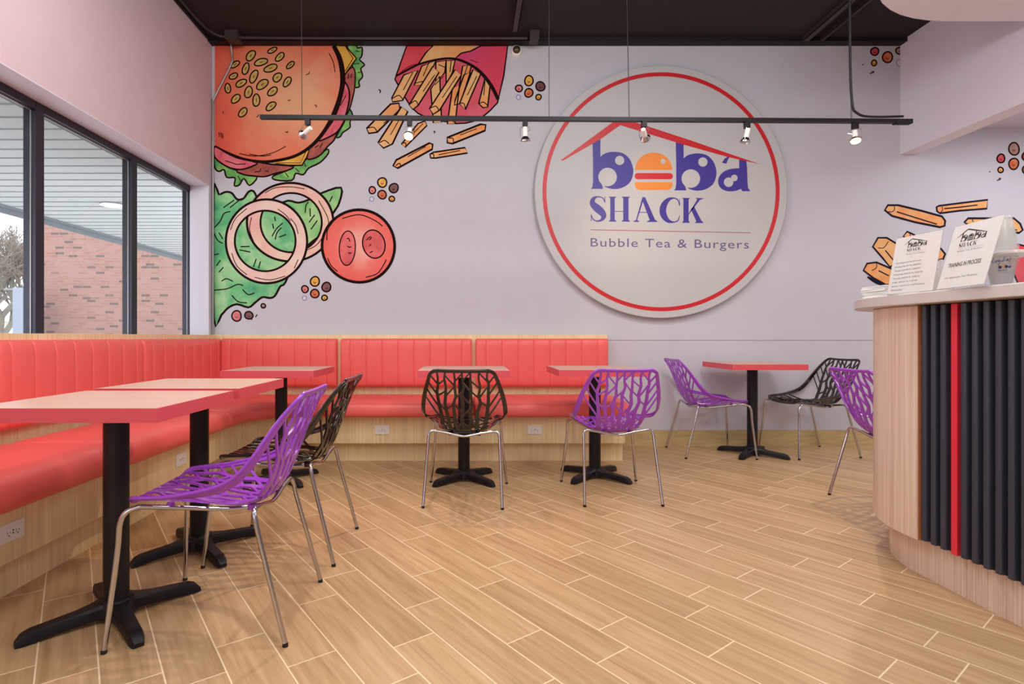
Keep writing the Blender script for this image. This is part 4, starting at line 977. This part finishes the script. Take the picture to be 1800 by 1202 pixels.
def draw_hours(A):
    logo_on(A, .22, .06, .52)
    ls = ['Operating hours for this week', 'Monday 5:00 PM To 10:00 PM', 'Tuesday 5:00 PM To 10:00 PM', 'Wednesday 5:00 PM To 10:00 PM', 'Thursday 5:00 PM To 10:00 Pm', 'Friday  2:00 Pm To 11:00 PM', 'Saturday 11:00 AM To 11:00 PM (Grand', 'Opening Day!']
    wd = [.56, .56, .57, .63, .59, .55, .71, .25]
    for i, (s_, w_) in enumerate(zip(ls, wd)): A.text(s_, .09, .47+.068*i, .09+w_, 'ink', 0, hgt=.024)
def draw_training(A):
    logo_on(A, .13, .09, .66)
    A.text('TRAINING IN PROCESS', .12, .665, .80, 'ink', 0, hgt=.066, bold=True)
    A.text('We Appreciate Your Patience!', .12, .845, .80, 'soft', 0, hgt=.03)
def P3(px, py, x=None, d=None):
    if d is None: d = x*F/(px-CX)
    return Vector(((px-CX)/F*d, d, H+(CY-py)/F*d))
sign('white paper sign in clear holder listing the operating hours', (1.785, 2.192, ZT), (.02, -.2), .045, .204, .237, draw_hours)
sign('white paper sign in clear holder reading TRAINING IN PROCESS', (1.772, 1.955, ZT), (-.03, -.22), .064, .225, .237, draw_training)

# napkins at the rounded end
rnd = random.Random(5)
for k in range(12):
    a = rnd.uniform(-.05, .05); c_, s_ = math.cos(a), math.sin(a); dx, dy = rnd.uniform(-.006, .006), rnd.uniform(-.006, .006)
    b = BM(); n_ = 7; top = []
    for sgn in (0, 1):
        row = []
        for p in ((-.075, -.075), (.0, -.078), (.075, -.075), (.077, 0), (.075, .075), (0, .073), (-.075, .075), (-.072, 0)):
            row.append((p[0]*c_-p[1]*s_, p[0]*s_+p[1]*c_, .0042*sgn+rnd.uniform(0, .0006)))
        top.append(row)
    loft(b, top); o = obj('napkin', b, M['napkin']); o.location = (1.965+dx, 2.52+dy, ZT+.0005+.0049*k)
    tag(o, 'folded white napkin in the pile at the rounded counter end', 'napkin', 'white napkins piled on the counter')
# clear cups: an upside-down stack and a stack in an acrylic box
def cup_mesh(flip):
    prof = [(.0, .0), (.0265, .0), (.0285, .004), (.0415, .085), (.0455, .086), (.0455, .090)]
    if flip: prof = [(r, .090-z) for r, z in prof]
    b = BM(); rings = []
    for r, z in prof:
        rings.append([b.verts.new((max(r, .0004)*math.cos(2*PI*k/24), max(r, .0004)*math.sin(2*PI*k/24), z)) for k in range(24)])
    for A_, B_ in zip(rings, rings[1:]):
        for k in range(24): b.faces.new((A_[k], A_[(k+1) % 24], B_[(k+1) % 24], B_[k]))
    return b
cups = []
o1 = obj('clear_cup', cup_mesh(True), M['cup'], smooth=True, auto=50); o1.location = (1.905, 1.935, ZT+.118)
tag(o1, 'upside-down clear plastic cup in the taller stack behind the training sign', 'cup', 'upside-down clear cups')
for k in range(1, 6):
    c_ = o1.copy(); C.objects.link(c_); c_.location = (1.905, 1.935, ZT+.118+.0085*k)
BXT = thing('cup_box', 'clear acrylic box of cups with handwritten Regular note', 'box', (1.915, 1.935, ZT))
def pane(n_, *a): obj(n_, box(BM(), *a), M['acrylic'], BXT)
hb = .108
pane('side_panel', -.062, -.060, -.105, .062, 0, hb); pane('side_panel', .060, .062, -.105, .062, 0, hb); pane('side_panel', -.062, .062, .060, .062, 0, hb); pane('side_panel', -.062, .062, -.105, -.103, 0, hb)
obj('floor_panel', box(BM(), -.06, .06, -.103, .06, .0, .003), M['acrylic'], BXT)
obj('lid', box(BM(), -.070, .070, -.113, .070, hb, hb+.010), M['plastic_white'], BXT, bevel=.002)
o2 = obj('clear_cup', cup_mesh(False), M['cup'], smooth=True, auto=50); o2.location = (1.905, 1.935, ZT+.0045)
tag(o2, 'upright clear plastic cup nested inside the acrylic box', 'cup', 'upright clear cups in the box')
for k in range(1, 3):
    c_ = o2.copy(); C.objects.link(c_); c_.location = (1.905, 1.935, ZT+.0045+.0085*k)
A = Art(lambda px, py, z: (-.0626-.0001*z, -px-.064, py-.016)); A.crop(0, 0, 1)
for q in ([(-.045, .118), (-.045, .100)], [(-.046, .117), (-.038, .116), (-.038, .110), (-.045, .108), (-.037, .100)], [(-.033, .106), (-.027, .108), (-.029, .101), (-.033, .104), (-.027, .100)], [(-.018, .109), (-.024, .106), (-.020, .101), (-.017, .108), (-.018, .092), (-.024, .095)], [(-.013, .108), (-.012, .101), (-.006, .102), (-.005, .108), (-.004, .101)], [(-.001, .118), (.000, .101)], [(.012, .107), (.006, .104), (.009, .101), (.013, .107), (.014, .101)], [(.019, .108), (.020, .101)], [(.020, .106), (.026, .108)]):
    A.stroke(q, .0017, 'pen', 0, smooth=3)
A.items and A.build('handwritten_note', BXT)
B = Art(None); draw_logo(B, 'pen', 'cupor', 'cupor', 'paper', 'pen', 'pen')
A = Art(lambda px, py, z: (-.0624-.0001*z, -(-.040+px)-.074, .080-py)); kk = .055/1511
for polys, m, z in B.items: A.items.append(([[((p[0]+65)*kk, (p[1]-132)*kk) for p in P] for P in polys], m, z))
A.items = [it for it in A.items if it[1] != 'paper']
A.build('cup_logo_print', BXT)
BX2 = thing('cutlery_cup', 'clear plastic cup standing in the gap between the two paper signs', 'container', (1.93, 2.20, ZT))
b = BM(); lathe(b, [(.034, 0), (.042, .10), (.040, .10), (.032, .003)], seg=20); obj('cup_wall', b, M['cup'], BX2, smooth=True, auto=50)
for k in range(5):
    a = k*1.25; b = tube(BM(), [(.012*math.cos(a), .012*math.sin(a), .006), (.026*math.cos(a), .026*math.sin(a), .135)], .006, 8); obj('wrapped_cutlery', b, M['napkin'], BX2)

# ------------------------------------------------------------ track lights
TD = 3.70
def trk(px): return ((px-CX)/F*TD, TD, H+(CY-(206+(px-458)*.0066))/F*TD)
TR = thing('track_rail', 'black track light rail hanging across the room on thin wires', 'track', (0, 0, 0))
p0, p1 = trk(458), trk(1598); b = BM(); hx = .016
loft(b, [[(p[0], p[1]+dy, p[2]+dz) for dy, dz in ((-.015, -.013), (.015, -.013), (.015, .013), (-.015, .013))] for p in (p0, p1)])
obj('rail', b, M['black_metal'], TR)
for pa, pb in ((529, 531), (965, 965), (1100, 1106)):
    q = trk(pb); top = ((pa-CX)/F*TD, TD, ZC); obj('hanging_wire', tube(BM(), [(q[0], q[1], q[2]+.012), top], .0028, 6), M['wire'], TR)
q = trk(1494); e = trk(1520); f_ = trk(1585)
obj('hanging_wire', tube(BM(), [(q[0]+.01, q[1], q[2]+.012), (q[0], q[1], ZC)], .004, 6), M['wire'], TR)
obj('power_cable', tube(BM(), [tuple(p) for p in smooth_path([(q[0]-.008, TD-.012, ZC), (q[0]-.008, TD-.012, q[2]+.5), (q[0]+.005, TD-.012, q[2]+.13), (q[0]+.04, TD-.012, q[2]+.05), (e[0]+.03, TD-.012, e[2]+.026), (f_[0], TD-.012, f_[2]+.03)], False, 8)], .008, 8), M['cable'], TR)
obj('end_connector', box(BM(), p1[0]-.10, p1[0]+.012, TD-.02, TD+.02, p1[2]-.018, p1[2]+.012), M['black_trim'], TR, bevel=.002)
def head(px, lit, aim, label):
    p = trk(px); t = thing('track_light', label, 'lamp', (p[0], p[1], p[2]-.0135), 0, 'spotlight heads on the track rail')
    obj('adapter', box(BM(), -.017, .017, -.016, .016, -.040, 0), M['black_metal'], t, bevel=.002)
    d = (Vector(aim)-Vector((p[0], p[1], p[2]-.09))).normalized(); c = Vector((0, 0, -.075))
    side = d.cross(Vector((0, 0, 1))).normalized()
    b = BM(); s1 = c+d*.045
    tube(b, [tuple(Vector((0, 0, -.040))-side*.012), tuple(Vector((0, 0, -.045))-side*.034), tuple(s1-side*.034)], .0022, 6)
    tube(b, [tuple(Vector((0, 0, -.042))+side*.012), tuple(Vector((0, 0, -.045))+side*.030), tuple(Vector((0, .01, -.06))+side*.036), tuple(c+side*.012)], .0020, 6)
    obj('yoke', b, M['chrome'], t, smooth=True)
    b = BM(); lathe(b, [(.006, -.035), (.015, -.033), (.0165, .0), (.017, .030), (.012, .032)], tuple(c), 16, axis=tuple(d)); obj('socket', b, M['porcelain'], t, smooth=True)
    b = BM(); lathe(b, [(.017, .028), (.030, .046), (.034, .050), (.034, .060), (.030, .060), (.028, .052), (.016, .034)], tuple(c), 20, axis=tuple(d)); obj('lamp_ring', b, M['chrome'], t, smooth=True)
    b = BM(); lathe(b, [(.001, .050), (.028, .053), (.028, .050)], tuple(c), 20, axis=tuple(d)); obj('bulb', b, M['bulb'] if lit else M['unlit'], t)
    if lit:
        src = Vector(p)+Vector((0, 0, -.013))+c+d*.075
        lamp('track_spot_light', 'SPOT', tuple(src), lit, (1.0, .80, .58), .02, target=tuple(src+d), angle=math.radians(95), blend=1.0)
head(541, 0, (-2.2, 4.5, 1.9), 'unlit spotlight at left end of the rail before the burger drawing')
head(720, 95, (-.50, 2.6, .9), 'lit spotlight second from the left before the fries drawing')
head(923, 0, (.45, 3.9, 1.5), 'unlit spotlight on the rail left of the round sign')
head(1132, 26, (1.90, 4.98, 1.75), 'lit spotlight in front of the round sign aimed at it')
head(1313, 0, (1.75, 3.8, 1.5), 'unlit spotlight at the right rim of the round sign')
head(1503, 85, (2.35, 3.1, .9), 'lit spotlight at right end of the rail near power cable')

# ------------------------------------------------------------ ceiling hardware
def conduit(name, P, r, m, label, cat='conduit'):
    return tag(obj(name, tube(BM(), [tuple(p) for p in smooth_path(P, False, 5)], r, 10), m, smooth=True), label, cat)
conduit('wall_conduit', [(-2.125, 4.93, 3.66), (-2.125, 4.955, 3.56), (-2.135, 4.96, 3.48), (-2.29, 4.962, 3.17), (-2.300, 4.962, 3.08), (-2.300, 4.962, 2.2), (-2.300, 4.962, 1.02)], .009, M['galv'], 'grey metal conduit dropping down the left corner of back wall')
conduit('ceiling_conduit', [(-2.06, 4.83, 3.655), (-1.0, 4.84, 3.655), (.55, 4.84, 3.655)], .011, M['dark_steel'], 'dark conduit running along the ceiling edge between two boxes')
conduit('ceiling_conduit', [(-2.26, 1.5, 3.67), (-2.26, 4.0, 3.67), (-2.25, 4.6, 3.667), (-2.20, 4.78, 3.66), (-2.12, 4.82, 3.655)], .010, M['dark_steel'], 'dark conduit running along the left ceiling edge into corner box')
def jbox(x, label, w_=.10, h_=.12):
    t = thing('junction_box', label, 'electrical box', (x, 4.83, 3.66))
    obj('box_body', box(BM(), -w_/2, w_/2, -.04, .07, -.035, .04), M['dark_steel'], t, bevel=.004); obj('cover', box(BM(), -w_/2-.004, w_/2+.004, -.044, -.04, -.04, .04), M['dark_steel'], t)
jbox(-2.06, 'dark square electrical box above the conduit in the left ceiling corner', .11); jbox(.61, 'dark electrical box at right end of the ceiling conduit', .075)
def strut(x, y0, y1, w_, label):
    b = BM(); box(b, x-w_/2, x+w_/2, y0, y1, ZC-.045, ZC-.040); box(b, x-w_/2, x-w_/2+.005, y0, y1, ZC-.045, ZC); box(b, x+w_/2-.005, x+w_/2, y0, y1, ZC-.045, ZC)
    o = obj('ceiling_channel', b, M['dark_steel']); return tag(o, label, 'ceiling channel', 'dark metal channels on the ceiling')
strut(.43, 2.0, 4.74, .05, 'dark metal channel on the black ceiling left of the round sign'); strut(3.06, 2.0, 4.89, .055, 'wider dark metal channel on the ceiling near the right header'); strut(3.20, 2.0, 4.89, .03, 'thin dark metal channel on the ceiling beside the wider one')
xd, zd = WP(908, 88, 4.96)
t = thing('security_camera', 'small white dome camera at top of back wall beside fries drawing', 'camera', (xd, 4.984, zd))
b = BM(); lathe(b, [(.05, 0), (.05, .018), (.042, .028), (.036, .030)], (0, 0, 0), 24, axis=(0, -1, 0)); obj('housing', b, M['plastic_white'], t, smooth=True)
b = BM(); lathe(b, [(.036, .026), (.034, .040), (.024, .052), (.010, .058), (.001, .059)], (0, 0, 0), 20, axis=(0, -1, 0)); obj('dome', b, M['lens'], t, smooth=True)
b = BM(); tube(b, [(0, -.01, .045), (.01, -.02, .08), (-.01, -.06, .10)], .004, 6); obj('cable', b, M['cable'], t)

# sign pillar lettering outside
A = Art(lambda px, py, z: (py, -.004, px)); A.crop(0, 0, 1)
A.text('on', 1.06, -.30, 1.42, 'white', 0)
pl = [o for o in bpy.data.objects if o.name == 'sign_pillar'][0]
A.fn = lambda px, py, z: (py+.52, -.004, px)
A.build('lettering', pl)
